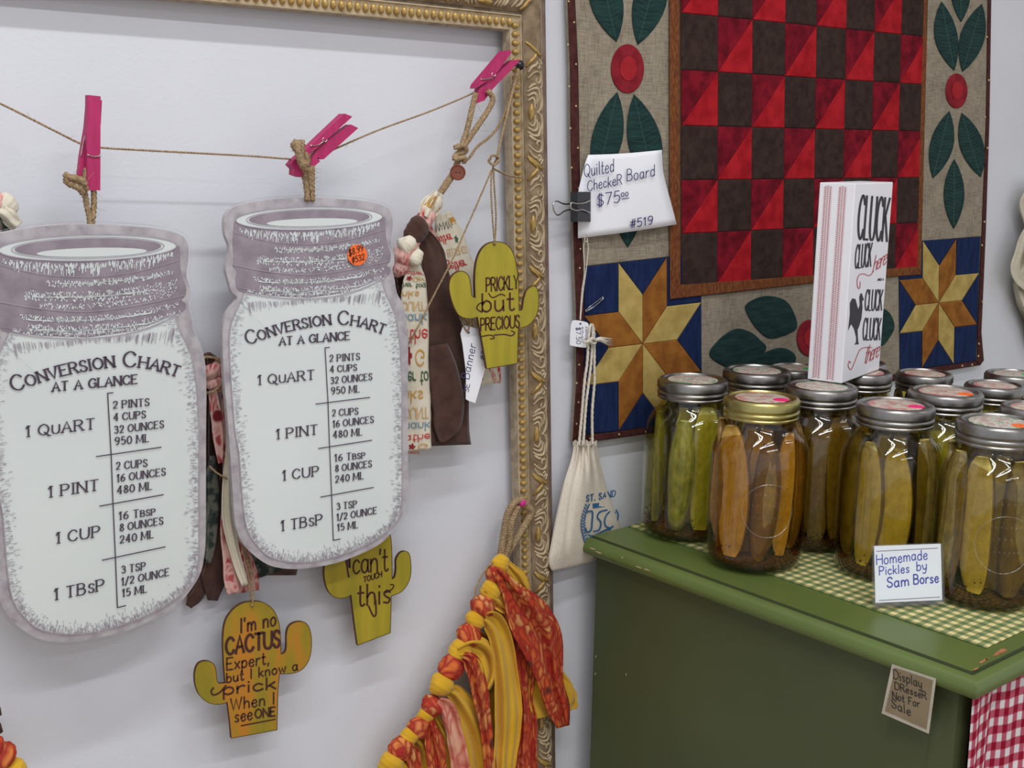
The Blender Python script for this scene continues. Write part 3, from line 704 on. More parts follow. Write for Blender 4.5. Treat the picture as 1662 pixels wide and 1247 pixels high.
# ------------------------------------------------------------------ jar shaped conversion signs
PH2 = math.radians(4)
A3 = crop(340, 300, 3.1175)
c2 = onwall(510, 620, .06)
m2 = via(A3, onplane(c2, (-math.sin(PH2), -math.cos(PH2), 0)))
sg = thing('jar_sign', c2, 'jar shaped kitchen conversion chart sign with an orange price sticker, hung right of its twin', 'wall sign')
OUT = [(75, 190), (85, 150), (120, 115), (190, 95), (300, 76), (430, 66), (560, 67), (700, 75), (800, 85), (880, 105), (916, 135), (927, 180), (924, 240), (918, 300), (932, 345), (936, 395), (926, 430), (938, 485), (948, 545), (975, 600), (997, 680), (1005, 800), (1004, 1000), (1004, 1250), (1004, 1460), (1000, 1560), (985, 1650), (950, 1720), (880, 1805), (780, 1862), (640, 1915), (500, 1940), (400, 1945), (300, 1925), (220, 1870), (160, 1800), (130, 1710), (118, 1560), (105, 1360), (90, 1160), (75, 1000), (66, 800), (70, 710), (90, 645), (128, 598), (140, 570), (112, 540), (98, 490), (84, 440), (86, 395), (100, 350), (98, 300), (80, 255)]
outl = smoothpts(OUT, 3, True)
mb = MB(); slab(mb, outl, m2, 0, -.006, 0, 1); mb.build('sign_board', [M['margin'], M['mdf']], sg)
INN = [(178, 545), (150, 610), (112, 700), (101, 800), (110, 1000), (130, 1247), (150, 1360), (165, 1560), (190, 1740), (262, 1850), (350, 1900), (500, 1910), (650, 1880), (800, 1820), (905, 1750), (965, 1670), (976, 1510), (974, 1260), (974, 1000), (962, 800), (948, 690), (922, 610), (890, 540), (870, 470)]
neckL = [(125, 190), (120, 250), (118, 300), (125, 380), (118, 412), (138, 432), (132, 480), (142, 530), (178, 545)]
neckR = [(870, 470), (908, 455), (916, 425), (896, 408), (914, 385), (916, 345), (900, 300), (892, 250), (890, 165)]
inn = smoothpts(INN, 3)
mb = MB(); flat(mb, inn + [(700, 545), (500, 565), (300, 560)], m2, .0003); mb.build('sign_print_ground', M['cream_print'], sg)
mb = MB()
lipb = [(125+765*i/12, 195+38*math.sin(math.pi*i/12)-25*i/12) for i in range(13)]
flat(mb, smoothpts(neckL, 3)+[(300, 562), (500, 572), (700, 545), (870, 470)]+smoothpts(neckR, 3)+[(890-765*i/12, 165-62*math.sin(math.pi*i/12)**.7+25*i/12) for i in range(1, 12)], m2, .0005)
mb.build('ring_print', M['lilac'], sg)
mb = MB()   # pale lip of the printed jar, inner opening and highlights
el = lambda cx, cy, rx, ry: ell(cx, cy, rx, ry, 40, rot=-1.5)
flat(mb, el(505, 170, 372, 58), m2, .0007)
mb.build('lip_print', M['cream_print'], sg)
mb = MB(); flat(mb, el(505, 170, 306, 42), m2, .0009); mb.build('opening_print', M['lilac'], sg)
mb = MB(); flat(mb, el(520, 190, 230, 20), m2, .0010)
def band(yc, sag, x0, x1, dens, hgt, jit, tiltd=-.045, col=None):
    for _ in range(dens):
        x = rnd(x0, x1); t = (x-505)/385; y = yc + sag*(1-t*t) + tiltd*(x-505) + rnd(-jit, jit)
        k = 1-abs(t)**3*.6; seg_ribbon(mb, m2, [(x, y), (x+rnd(-3, 3), y+hgt*rnd(.4, 1)*k)], rnd(2.2, 4.5), .0009+rnd(0, .0001))
band(205, 38, 150, 860, 210, 22, 8); band(218, 42, 190, 830, 90, 30, 10)
band(290, 36, 330, 860, 210, 10, 12); band(345, 40, 240, 880, 330, 9, 22); band(385, 42, 300, 880, 160, 8, 12)
band(440, 46, 220, 880, 260, 8, 12); band(480, 44, 250, 890, 190, 10, 10); band(505, 46, 190, 860, 240, 12, 8)
for yc, sg_, w in ((292, 36, 7), (352, 38, 9), (452, 44, 10), (496, 45, 12)):
    for q in range(7):
        xa = rnd(230, 600); xb = xa+rnd(120, 260); P = [(xa+(xb-xa)*i/8, yc+sg_*(1-((xa+(xb-xa)*i/8-505)/385)**2)-.045*(xa+(xb-xa)*i/8-505)+rnd(-9, 9)*.3) for i in range(9)]
        seg_ribbon(mb, m2, P, rnd(2, w*.6), .0010)
mb.build('ring_highlight_print', M['cream_print'], sg)
mb = MB()   # dark engraving lines
for P, w in ((inn, 5), (el(505, 170, 372, 58)+[el(505, 170, 372, 58)[0]], 4), (el(505, 170, 318, 47)+[el(505, 170, 318, 47)[0]], 3), ([(178, 545), (300, 568), (500, 578), (700, 552), (880, 480)], 5), ([(150, 520), (300, 548), (500, 560), (700, 532), (900, 462)], 3), ([(125, 240), (300, 285), (500, 300), (700, 278), (890, 225)], 3), ([(122, 405), (300, 440), (500, 455), (700, 430), (910, 385)], 4)):
    seg_ribbon(mb, m2, smoothpts(P, 4) if len(P) < 9 else P, w, .0012)
def edge_pts(a, b):
    n_ = len(inn); return [inn[i] for i in range(n_) if a*n_ <= i < b*n_]
for i in range(len(inn)-1):
    ax, ay = inn[i]; bx, by = inn[i+1]; l = math.hypot(bx-ax, by-ay); nx, ny = (ay-by)/l, (bx-ax)/l
    if (520-ax)*nx+(1200-ay)*ny < 0: nx, ny = -nx, -ny
    f = i/len(inn); heavy = 2.2 if .34 < f < .66 else 1.0
    for _ in range(int(l*.36*heavy)):
        t = random.random(); x, y = ax+(bx-ax)*t, ay+(by-ay)*t; d = abs(random.gauss(0, 20)) ; L = rnd(4, 17)
        if heavy > 1 and random.random() < .5: dx, dy = rnd(-10, 10), rnd(-6, 10)
        else: dx, dy = nx*L, ny*L+rnd(-4, 4)
        seg_ribbon(mb, m2, [(x+nx*d, y+ny*d), (x+nx*d+dx, y+ny*d+dy)], rnd(1.4, 2.6), .0011)
for i in range(150):
    x = rnd(190, 870); t = (x-505)/385; y = 560+15*(1-t*t)-.07*(x-505); k = abs(t)**1.3
    seg_ribbon(mb, m2, [(x, y+rnd(0, 12)), (x-(x-505)*.03, y+rnd(12, 26)+60*k*rnd(.3, 1))], rnd(1.4, 2.4), .0011)
M['lilac2'] = mat('pale_engraving_print', (164, 152, 162), (178, 168, 176), 60, .5, coat=.3)
mb.build('engraving_print', M['lilac2'], sg)
mb = MB()
SK = dict(small=.72, serif=True, pen=.45, o=.0014, sp=.2)
write(mb, m2, 'Conversion Chart', smoothpts([(193, 808), (240, 795), (300, 772), (400, 742), (500, 722), (600, 708), (690, 708), (780, 722), (876, 755)], 3), 68, 10, **SK)
write(mb, m2, 'AT A GLANCE', [(355, 812), (710, 783)], 40, 8.5, up=(0, -1), serif=True, pen=.45, o=.0014)
for txt, a, b, h, w in (('2 PINTS', (609, 895), (760, 885), 33, 6), ('4 CUPS', (612, 950), (745, 940), 32, 6), ('32 OUNCES', (614, 1008), (822, 987), 33, 6), ('950 ML', (617, 1060), (760, 1049), 34, 6),
                        ('2 CUPS', (622, 1172), (752, 1162), 33, 6), ('16 OUNCES', (625, 1228), (830, 1204), 33, 6), ('480 ML', (627, 1282), (773, 1267), 34, 6),
                        ('16 Tbsp', (634, 1400), (785, 1383), 34, 6), ('8 OUNCES', (638, 1453), (820, 1428), 33, 6), ('240 ML', (638, 1508), (780, 1488), 34, 6),
                        ('3 TSP', (645, 1645), (745, 1632), 33, 6), ('1/2 OUNCE', (645, 1700), (846, 1664), 33, 6), ('15 ML', (648, 1752), (752, 1736), 33, 6),
                        ('1 QuART', (245, 1013), (530, 984), 47, 7.5), ('1 PINT', (338, 1288), (546, 1262), 48, 7.5), ('1 CUP', (370, 1497), (552, 1472), 48, 7.5), ('1 TBsP', (362, 1753), (570, 1717), 50, 7.5)):
    write(mb, m2, txt, [a, b], h, w, up=(0, -1), small=.8, serif=True, pen=.45, o=.0014, sp=.26)
for P in ([(608, 823), (585, 825), (600, 1100), (607, 1300), (618, 1560), (627, 1800), (662, 1793)], [(538, 1110), (812, 1076)], [(552, 1335), (822, 1293)], [(563, 1581), (830, 1532)]):
    seg_ribbon(mb, m2, P, 4.6, .0014)
mb.build('chart_lettering', M['ink'], sg)
def wrapmesh(root):
    b = MB(); g = 1.0; n_ = len(outl); c = (530, 1000)
    rings = []
    def sc(k, o): return [m2(c[0]+(x-c[0])*k+(k-1)*0, c[1]+(y-c[1])*k, o) for x, y in outl]
    def ex(e, o):
        r_ = []
        for i, (x, y) in enumerate(outl):
            a = outl[i-1]; d = outl[(i+1) % n_]; tx, ty = d[0]-a[0], d[1]-a[1]; l = math.hypot(tx, ty); nx, ny = ty/l, -tx/l
            r_.append(m2(x+nx*e, y+ny*e, o))
        return r_
    b.loft([ex(9, -.004), ex(13, -.0025), ex(8, .0012), ex(-4, .0024), sc(.9, .0026), sc(.6, .0027), sc(.25, .0027)], caps=False)
    b.add(sc(.25, .0027), [tuple(range(n_))])
    return b.build('shrink_wrap', M['wrap'], root, smooth=True)
wrapmesh(sg)
# twin sign on the left: same parts, its own place
p = (.3983, 1.0284, .065, -.0441, -.0219, .0283)
e = Vector((math.cos(p[3]), -math.sin(p[3]), 0)); nn = Vector((-math.sin(p[3]), -math.cos(p[3]), 0)); up_ = Vector((0, 0, 1))*math.cos(p[5])+nn*math.sin(p[5])
E1 = e*math.cos(p[4])+up_*math.sin(p[4]); E2 = -e*math.sin(p[4])+up_*math.cos(p[4]); E3 = E2.cross(E1)
F1 = Vector((math.cos(PH2), -math.sin(PH2), 0)); F2 = Vector((0, 0, 1)); F3 = F2.cross(F1)
Rm = Matrix((E1, E2, E3)).transposed() @ Matrix((F1, F2, F3))
s1 = copy_thing(sg); s1.matrix_world = Matrix.Translation(Vector((p[0], -p[2], p[1]-1.0+.28+.0))+Vector((0, 0, 0))) @ Rm.to_4x4()
s1.location = Vector((p[0], -p[2], p[1]))
s1['label'] = 'jar shaped kitchen conversion chart sign without a price sticker, leftmost and nearest on the wall'
# sticker on the right sign only
mb = MB(); flat(mb, ell(748, 355, 50, 53, 32), m2, .0034); so = mb.build('price_sticker', M['orange'], sg); so['label'] = 'round orange price sticker'
mb = MB(); write(mb, m2, '$8.99', [(708, 362), (778, 332)], 32, 4, up=(-.1, -1), o=.0037, sp=.22); write(mb, m2, '#532', [(722, 398), (785, 378)], 30, 4, up=(-.1, -1), o=.0037)
mb.build('sticker_lettering', M['engrave'], so)
# twine hangers
def hanger(label, cr, strands, blob, d, r):
    f = via(cr, wallmap(d)); t = thing('twine_hanger', f(*strands[0][0]), label, 'twine loop'); b = MB()
    for s_ in strands: rope(b, [f(*q[:2], q[2] if len(q) > 2 else 0) for q in s_], r, 190, 3, 4, 6)
    for s_ in blob: rope(b, [f(*q) for q in s_], r*1.15, 190, 3, 4, 8)
    b.build('twine', M['jute'], t, smooth=True)
hanger('short jute loop and knot tying the left jar sign to its clothespin', crop(90, 140, 5.2), [[(245, 880), (265, 1010), (288, 1110), (292, 1215)], [(322, 860), (325, 1000), (315, 1110), (302, 1215)], [(245, 880), (248, 800), (262, 700)], [(262, 860), (290, 840), (322, 870)]],
       [[(262, 870, .004), (225, 840, .006), (170, 790, .007), (110, 765, .007), (80, 745, .006)], [(230, 900, .004), (200, 860, .007), (150, 835, .007), (105, 820, .006), (95, 790, .006), (140, 770, .008), (210, 790, .009), (250, 830, .008)]], .061, .0027)
hanger('short jute loop and tuft tying the right jar sign to its clothespin', crop(440, 160, 7.333), [[(385, 820), (400, 940), (425, 1080), (432, 1210)], [(485, 810), (488, 940), (485, 1080), (492, 1210)], [(450, 830), (460, 960), (480, 1100)]],
       [[(330, 520, .010), (320, 600, .012), (335, 700, .012), (370, 790, .012), (420, 850, .010)], [(290, 600, .009), (270, 560, .010), (290, 520, .010), (330, 600, .011), (350, 700, .012), (400, 790, .012), (430, 740, .010), (400, 660, .008)], [(360, 510, .009), (365, 600, .011), (350, 720, .012), (380, 810, .012)]], .061, .0031)

# ------------------------------------------------------------------ quilt
def wave(x, y): return .0035*math.sin(x/75+y/160)+.002*math.sin(x/31-y/90)
QM = lambda x, y, o=0.0: onwall(x, y, .0115+o)
ql = thing('quilted_wall_hanging', QM(1270, 300), 'quilted wall hanging with a red and brown checkerboard, eight pointed stars and green leaf appliques', 'quilt')
def patch(name, P, m, lvl=0.0, puff=.0013, inset=1.6):
    n = len(P); cx = sum(p[0] for p in P)/n; cy = sum(p[1] for p in P)/n
    area = sum(P[i][0]*P[(i+1) % n][1]-P[(i+1) % n][0]*P[i][1] for i in range(n))
    Q = []
    for i in range(n):
        a, b, c = P[i-1], P[i], P[(i+1) % n]
        d1 = Vector((b[0]-a[0], b[1]-a[1])).normalized(); d2 = Vector((c[0]-b[0], c[1]-b[1])).normalized()
        s = 1 if area > 0 else -1; n1 = Vector((-d1.y, d1.x))*s; n2 = Vector((-d2.y, d2.x))*s; bi = n1+n2
        k = inset/max(.5, (1+n1.dot(n2))/1.0)
        Q.append((b[0]+bi.x*k, b[1]+bi.y*k))
    b = MB(); b.loft([[QM(x, y, lvl) for x, y in P], [QM(x, y, lvl+puff*.7) for x, y in [((a[0]*.6+c[0]*.4), (a[1]*.6+c[1]*.4)) for a, c in zip(P, Q)]], [QM(x, y, lvl+puff) for x, y in Q]], caps=False)
    b.add([QM(x, y, lvl+puff) for x, y in Q], [tuple(range(n))])
    return b.build(name, m, ql)
# backing and binding
BK = [(921, -190), (921, 0), (925, 110), (926, 240), (930, 371), (935, 509), (935, 620), (929, 715), (934, 721), (1000, 712), (1100, 697), (1250, 668), (1400, 630), (1500, 608), (1591, 593), (1597, 585), (1593, 540), (1597, 450), (1600, 380), (1606, 200), (1609, 0), (1611, -120)]
mb = MB(); slab(mb, BK, QM, -.001, -.005); mb.build('backing', M['linen'], ql)
def strip_poly(a, b): return a+list(reversed(b))
patch('binding', strip_poly([(921, -190), (921, 0), (925, 110), (926, 240), (930, 371), (935, 509), (935, 620), (929, 715)], [(933, -190), (933, 0), (938, 110), (940, 240), (943, 371), (949, 509), (949, 620), (948, 702)]), M['binding'], .0004, .002)
patch('binding', strip_poly([(929, 715), (934, 721), (1000, 712), (1100, 697), (1250, 668), (1400, 630), (1500, 608), (1591, 593)], [(948, 702), (950, 706), (1000, 700), (1100, 684), (1250, 656), (1400, 620), (1500, 598), (1582, 586)]), M['binding'], .0004, .002)
patch('binding', strip_poly([(1591, 593), (1597, 585), (1593, 540), (1597, 450), (1600, 380), (1606, 200), (1609, 0), (1611, -120)], [(1582, 586), (1586, 580), (1586, 540), (1590, 450), (1593, 380), (1600, 200), (1603, 0), (1605, -120)]), M['binding'], .0004, .002)
mb = MB()
ld = [(923, 2), (932, 36), (922, 72), (935, 104), (924, 140), (935, 172), (926, 208), (938, 240), (928, 272), (939, 305), (932, 340), (942, 404), (941, 435), (945, 470), (940, 592), (936, 622), (939, 653), (936, 688), (958, 712), (1005, 705), (1048, 701), (1562, 594), (1578, 592), (1588, 578), (1589, 558), (1595, 490), (1594, 398), (1598, 360), (1603, 240), (1599, 190), (1605, 130), (1602, 60)]
for x, y in ld: flat(mb, ell(x, y, 1.5, 1.7, 8), QM, .0030)
mb.build('printed_dots', M['dot'], ql, kind='stuff')
# linen borders
LB = [patch('linen_border', [(933, -190), (933, 0), (938, 110), (940, 240), (943, 371), (947, 433), (1088, 417), (1088, 240), (1087, 0), (1087, -190)], M['linen'], 0, .0016),
      patch('linen_border', [(1494, -120), (1500, 0), (1499, 200), (1494, 392), (1593, 384), (1600, 200), (1603, 0), (1605, -120)], M['linen'], 0, .0016),
      patch('linen_border', [(1136, 480), (1140, 688), (1250, 656), (1400, 620), (1461, 606), (1459, 446), (1316, 459)], M['linen'], 0, .0016)]
# star blocks
def bil(C4, u, v):
    (a, b, c, d) = C4; return tuple(a[k]*(1-u)*(1-v)+b[k]*u*(1-v)+c[k]*u*v+d[k]*(1-u)*v for k in (0, 1))
def star(C4):
    def q(*uv): return [bil(C4, *p) for p in uv]
    a, b, h = .207, .293, .5; c = (h, h)
    N, NE, E_, SE, S_, SW, W_, NW = (h, a), (1-b, b), (1-a, h), (1-b, 1-b), (h, 1-a), (b, 1-b), (a, h), (b, b)
    for nm, P in (('star_corner', [(0, 0), (b, 0), (b, b), (0, b)]), ('star_corner', [(1-b, 0), (1, 0), (1, b), (1-b, b)]), ('star_corner', [(1-b, 1-b), (1, 1-b), (1, 1), (1-b, 1)]), ('star_corner', [(0, 1-b), (b, 1-b), (b, 1), (0, 1)]),
                  ('star_triangle', [(b, 0), (1-b, 0), N]), ('star_triangle', [(1, b), (1, 1-b), E_]), ('star_triangle', [(1-b, 1), (b, 1), S_]), ('star_triangle', [(0, 1-b), (0, b), W_])):
        patch(nm, q(*P), M['navy'], .0016, .0012)
    for P, m in (([c, NW, (b, 0), N], 'star_y'), ([c, N, (1-b, 0), NE], 'star_o'), ([c, NE, (1, b), E_], 'star_y'), ([c, E_, (1, 1-b), SE], 'star_o'),
                 ([c, SE, (1-b, 1), S_], 'star_y'), ([c, S_, (b, 1), SW], 'star_o'), ([c, SW, (0, 1-b), W_], 'star_y'), ([c, W_, (0, b), NW], 'star_o')):
        patch('star_point', q(*P), M[m], .0018, .0013)
star([(948, 433), (1138, 411), (1139, 684), (948, 706)])
star([(1459, 393.5), (1591, 384.5), (1584, 586), (1460, 603)])
# checkerboard
BL, BR, TLp, TRp = (1103, 464), (1489, 433), (1101.7, 21), (1500, 60)
g0 = QM(*BL); gx = (QM(*BR)-g0)/8; gz = (QM(*TLp)-g0)/5; gz2 = (QM(*TRp)-QM(*BR))/5
def gp(i, j): return g0+gx*i+(gz*(1-i/8)+gz2*(i/8))*j
def patch3(name, P, m, puff=.0014):
    n = len(P); c = sum(P, Vector())/n; Y = Vector((0, -1, 0))
    Q = [p.lerp(c, .055) for p in P]; b = MB()
    b.loft([[p+Y*.0038 for p in P], [p.lerp(q, .35)+Y*(.0038+puff*.7) for p, q in zip(P, Q)], [q+Y*(.0038+puff) for q in Q]], caps=False); b.add([q+Y*(.0038+puff) for q in Q], [tuple(range(n))]); b.build(name, m, ql)
for j in range(8):
    for i in range(8):
        a, b_, c_, d_ = gp(i, j), gp(i+1, j), gp(i+1, j+1), gp(i, j+1)
        if (i+j) % 2 == 0: patch3('brown_square', [a, b_, c_, d_], M['check_brown'])
        else:
            patch3('dark_red_triangle', [a, c_, d_], M['check_red']); patch3('bright_red_triangle', [a, b_, c_], M['check_bright'])
patch('inner_border', [(1086.5, -190), (1086.5, 240), (1087, 486), (1104.5, 462), (1103.5, 240), (1103, -190)], M['rust'], .0042, .0012)
patch('inner_border', [(1087, 486), (1316, 460), (1495, 446), (1488, 432), (1316, 446.5), (1104.5, 462)], M['rust'], .0042, .0012)
patch('inner_border', [(1495, 446), (1500, 240), (1509, -120), (1502, -120), (1492, 240), (1488, 432)], M['rust'], .0042, .0012)
# appliques
def applique(name, P, m, k=4, lvl=.0018): return patch(name, smoothpts(P, k, True), M[m], lvl, .0016, 1.3)
def leafpts(t0, t1, w0, w1, skew=0):
    """pointed leaf from tip to tip, bulging w0 to the left and w1 to the right (pixels)"""
    a, b = Vector(t0), Vector(t1); d = b-a; L = d.length; d.normalize(); n = Vector((-d.y, d.x)); out = []
    for i in range(11): t = i/10; out.append(a+d*L*t+n*w0*math.sin(math.pi*t**(1-skew*.3))**.85)
    for i in range(1, 10): t = 1-i/10; out.append(a+d*L*t-n*w1*math.sin(math.pi*t**(1+skew*.3))**.85)
    return [tuple(p) for p in out]
def leaf(t0, t1, w0, w1, sk=0):
    P = leafpts(t0, t1, w0, w1, sk); o = patch('leaf', P, M['leaf'], .0018, .0016, 1.3)
    mb = MB(); a, b = Vector(t0), Vector(t1)
    seg_ribbon(mb, QM, [a.lerp(b, .06), a.lerp(b, .94)], 1.1, .0037)
    d = (b-a); L = d.length; d.normalize(); n = Vector((-d.y, d.x))
    for i in range(2, 18):
        t = i/20; p = a+d*L*t; q = math.sin(math.pi*t)
        for sgn, w in ((1, w0), (-1, w1)): seg_ribbon(mb, QM, [p, p+n*sgn*w*q*.78-d*w*.25*q], .55, .0036)
    mb.build('leaf_stitching', M['leaf_stitch'], o, kind='stuff')
leaf((968, -72), (1001, 68), 28, 26); leaf((1073, -70), (1035, 73), 26, 28)
leaf((1002, 149), (967, 300), 24, 26); leaf((1029, 153), (1063, 308), 27, 28); leaf((1019, 262), (1019, 402), 25, 25)
leaf((1528, 2), (1549, 115), 22, 16); leaf((1594, 6), (1562, 117), 20, 20); leaf((1559, -62), (1560, 36), 16, 16)
leaf((1541, 180), (1514, 290), 18, 20); leaf((1561, 183), (1592, 288), 19, 20); leaf((1549, 258), (1548, 372), 17, 17)
applique('leaf', [(1209.4, 497.3), (1228, 484), (1250, 480.3), (1275, 488), (1288, 506), (1294, 530), (1281, 542), (1252, 550), (1234, 540), (1218, 520)], 'leaf')
applique('leaf', [(1151, 575.5), (1164, 554), (1184, 538), (1200, 533.4), (1220, 540), (1234, 552), (1244, 564.5), (1232, 583), (1220, 592), (1200, 600), (1172, 593)], 'leaf')
applique('leaf', [(1226, 588), (1240, 573), (1268, 564.5), (1289, 574), (1290, 590), (1270, 606), (1240, 610)], 'leaf')
applique('leaf', [(1405, 520), (1425, 500), (1444, 508), (1452, 530), (1444, 548), (1430, 562), (1410, 548)], 'leaf')
applique('leaf', [(1350, 596), (1372, 572), (1395, 570), (1408, 590), (1390, 612), (1362, 614)], 'leaf')
for cx, cy, rx, ry in ((1018.4, 111.6, 27, 40), (1552.5, 147.6, 18, 28.5), (1314, 549, 21, 30)):
    o = patch('flower_circle', ell(cx, cy, rx, ry, 28), M['circle'], .0018, .0016, 1.3)
    mb = MB(); flat(mb, ell(cx+1.5, cy-.5, rx*.5, ry*.5, 22), QM, .0040); mb.build('circle_centre', M['circle2'], o)

# price card, binder clip
CM = via(crop(860, 220, 3.118), wallmap(.020))
pc = thing('price_card', CM(470, 300), 'white handwritten card reading Quilted Checker Board, clipped on the left edge of the quilt', 'price card')
mb = MB()
PCt = [(295, 98), (480, 88), (667, 73)]; PCr = [(667, 73), (670, 120), (673, 175), (686, 240), (708, 320), (742, 450)]; 
gr = []
for i in range(13):
    v = i/12; gr_ = []
    for j in range(11):
        u = j/10
        lx = 295-52*min(1, v*2.2)**.8; ly = 98+(520-98)*v
        rr = smoothpts(PCr, 6); q = rr[min(len(rr)-1, int(v*(len(rr)-1)+.5))]; rx_, ry_ = q
        x = lx+(rx_-lx)*u; y = ly+(ry_-ly)*u + math.sin(math.pi*u)*(5 if v < .5 else 4)
        gr_.append(CM(x, y, .004*math.sin(u*2.6+.2)*math.sin(v*2.4)+.003*v*u))
    gr.append(gr_)
mb.add([p for r in gr for p in r], [(i*11+j, i*11+j+1, (i+1)*11+j+1, (i+1)*11+j) for i in range(12) for j in range(10)])
o = mb.build('card', M['paper'], pc, smooth=True); md = o.modifiers.new('t', 'SOLIDIFY'); md.thickness = .0004
mb = MB(); H = dict(o=.0078, up=(0, -1), wob=.03)
write(mb, CM, 'Quilted', [(275, 212), (425, 182)], 64, 4.6, **H)
write(mb, CM, 'CheckeR', [(292, 282), (465, 246)], 52, 4.6, **H); write(mb, CM, 'Board', [(492, 232), (632, 205)], 58, 4.6, **H)
write(mb, CM, '$75', [(342, 358), (455, 338)], 58, 5, **H); write(mb, CM, 'oo', [(462, 310), (498, 305)], 34, 4, **H); seg_ribbon(mb, CM, [(466, 322), (502, 316)], 4, .0078)
write(mb, CM, '#519', [(508, 470), (622, 448)], 42, 5, **H)
mb.build('handwriting', M['penink'], pc)
bc = thing('binder_clip', CM(255, 360), 'black binder clip with bent silver handles gripping the handwritten quilt card', 'binder clip')
mb = MB()
BC = [(206, 285), (308, 285), (308, 437), (206, 437)]
sec = [(0, .012), (.0, .013), (.35, .020), (.97, .010), (1, .0092), (.97, -.001), (.35, -.013), (0, -.006)]
mb.loft([[CM(206+102*u, yy, o_) for u, o_ in sec] for yy in (285, 437)])
mb.build('clip_body', M['clip_black'], bc)
mb = MB()
def wire(P, r=.0009): mb.tube([CM(*p) for p in smoothpts(P, 5)], r, 6)
wire([(303, 330, .013), (270, 342, .019), (235, 345, .022), (212, 340, .022), (206, 352, .022), (210, 370, .022), (235, 380, .022), (265, 376, .020), (304, 392, .013)])
mb.build('clip_handle', M['steel'], bc, smooth=True); mb = MB()
wire([(240, 326, -.004), (205, 345, .0), (170, 346, .003), (135, 332, .005), (118, 350, .006), (124, 385, .006), (142, 404, .005), (170, 385, .003), (205, 376, .001), (238, 390, -.003)])
mb.build('clip_handle', M['steel'], bc, smooth=True)

# safety pin, little tag on string
CQ = via(crop(860, 220, 3.118), wallmap(.016))
sp_ = thing('safety_pin', CQ(320, 855), 'silver safety pin stuck through the quilt star, holding the drawstring bag', 'safety pin'); mb = MB()
mb.tube([CQ(*p) for p in smoothpts([(284, 884, .001), (310, 862, .004), (362, 822, .001), (368, 816, .002), (370, 826, .003), (362, 834, .003), (325, 866, .005), (290, 888, .002)], 4)], .0006, 6)
mb.ball(CQ(285, 886), .0022, .0016, .0022, 8, 6); mb.build('pin_wire', M['steel'], sp_, smooth=True)
tg = thing('string_price_tag', CQ(250, 1000), 'tiny white rounded price tag hanging on a thin string below the quilt card', 'price tag')
mb = MB(); rope(mb, [CQ(285, 505, .004), CQ(272, 560, .004), (CQ(276, 690, .004)), CQ(262, 800, .004), CQ(254, 935, .006)], .0008, 200, 2, 4); rope(mb, [CQ(285, 505, .004), CQ(295, 570, .004), CQ(283, 690, .004), CQ(268, 800, .004), CQ(256, 935, .006)], .0008, 200, 2, 4)
mb.tube([CQ(x, y, .006) for x, y in ell(284, 520, 8, 20, 14)], .0005, 5); mb.build('string', M['cotton'], tg, smooth=True)
mb = MB(); TO = [(228, 935), (285, 945), (298, 962), (296, 1000), (288, 1062), (278, 1074), (212, 1064), (203, 1052), (206, 990), (212, 950)]
slab(mb, smoothpts(TO, 3, True), CQ, .0070, .0062); to = mb.build('tag_card', M['paper'], tg)
mb = MB(); write(mb, CQ, '$7.50', [(236, 1055), (234, 972)][::-1], 22, 2.4, o=.0073); write(mb, CQ, 'small', [(262, 968), (260, 1046)], 14, 1.8, o=.0073); write(mb, CQ, 'canvas', [(282, 968), (278, 1046)], 14, 1.8, o=.0073); flat(mb, ell(256, 953, 5, 5, 10), CQ, .0073); mb.build('tag_writing', M['penink'], to)

# drawstring bag hanging from the pin
BG = crop(860, 600, 3.4625); BMf = via(BG, wallmap(.0))
def BM(x, y, o=0.0): return BMf(x, y, o+.013+.014*min(1, max(0, (420-x)/300)))
bgr = thing('drawstring_bag', BM(300, 800), 'small natural canvas drawstring bag with blue crest print, hanging between frame and dresser', 'bag')
L_ = [(246, 425), (240, 470), (222, 540), (195, 620), (165, 740), (140, 860), (118, 980), (104, 1060), (110, 1105), (124, 1132)]
R_ = [(372, 412), (384, 470), (402, 550), (424, 640), (450, 720), (478, 790), (500, 850), (520, 920), (535, 980), (545, 1010)]
L_ = smoothpts(L_, 3); R_ = smoothpts(R_, 3); nr = len(L_); ncb = 26
gF = []; gB = []
for i in range(nr):
    v = i/(nr-1); a, b = L_[i], R_[i]; rf = []; rb = []
    for j in range(ncb+1):
        u = j/ncb; th = .012*math.sin(math.pi*min(1, u*1.0))**.7*(.35+math.sin(math.pi*min(1, v*.95+.04)))
        fold = .0045*math.cos(u*math.pi*9+1)*max(0, 1-v*2.6)**.8+.0022*math.sin(u*11+v*7)*(1-v)
        crease = -.004*math.exp(-((u-.24-.0*v)/.025)**2)*min(1, v*3)
        yb = a[1]+(b[1]-a[1])*u + (12*math.sin(math.pi*u) if v > .9 else 0)
        rf.append(BM(a[0]+(b[0]-a[0])*u, yb, th+fold+crease)); rb.append(BM(a[0]+(b[0]-a[0])*u, yb, -.008+fold*.2))
    gF.append(rf); gB.append(list(reversed(rb)))
mb = MB(); mb.loft([f+g for f, g in zip(gF, gB)]); mb.build('pouch', M['canvas'], bgr, smooth=True)
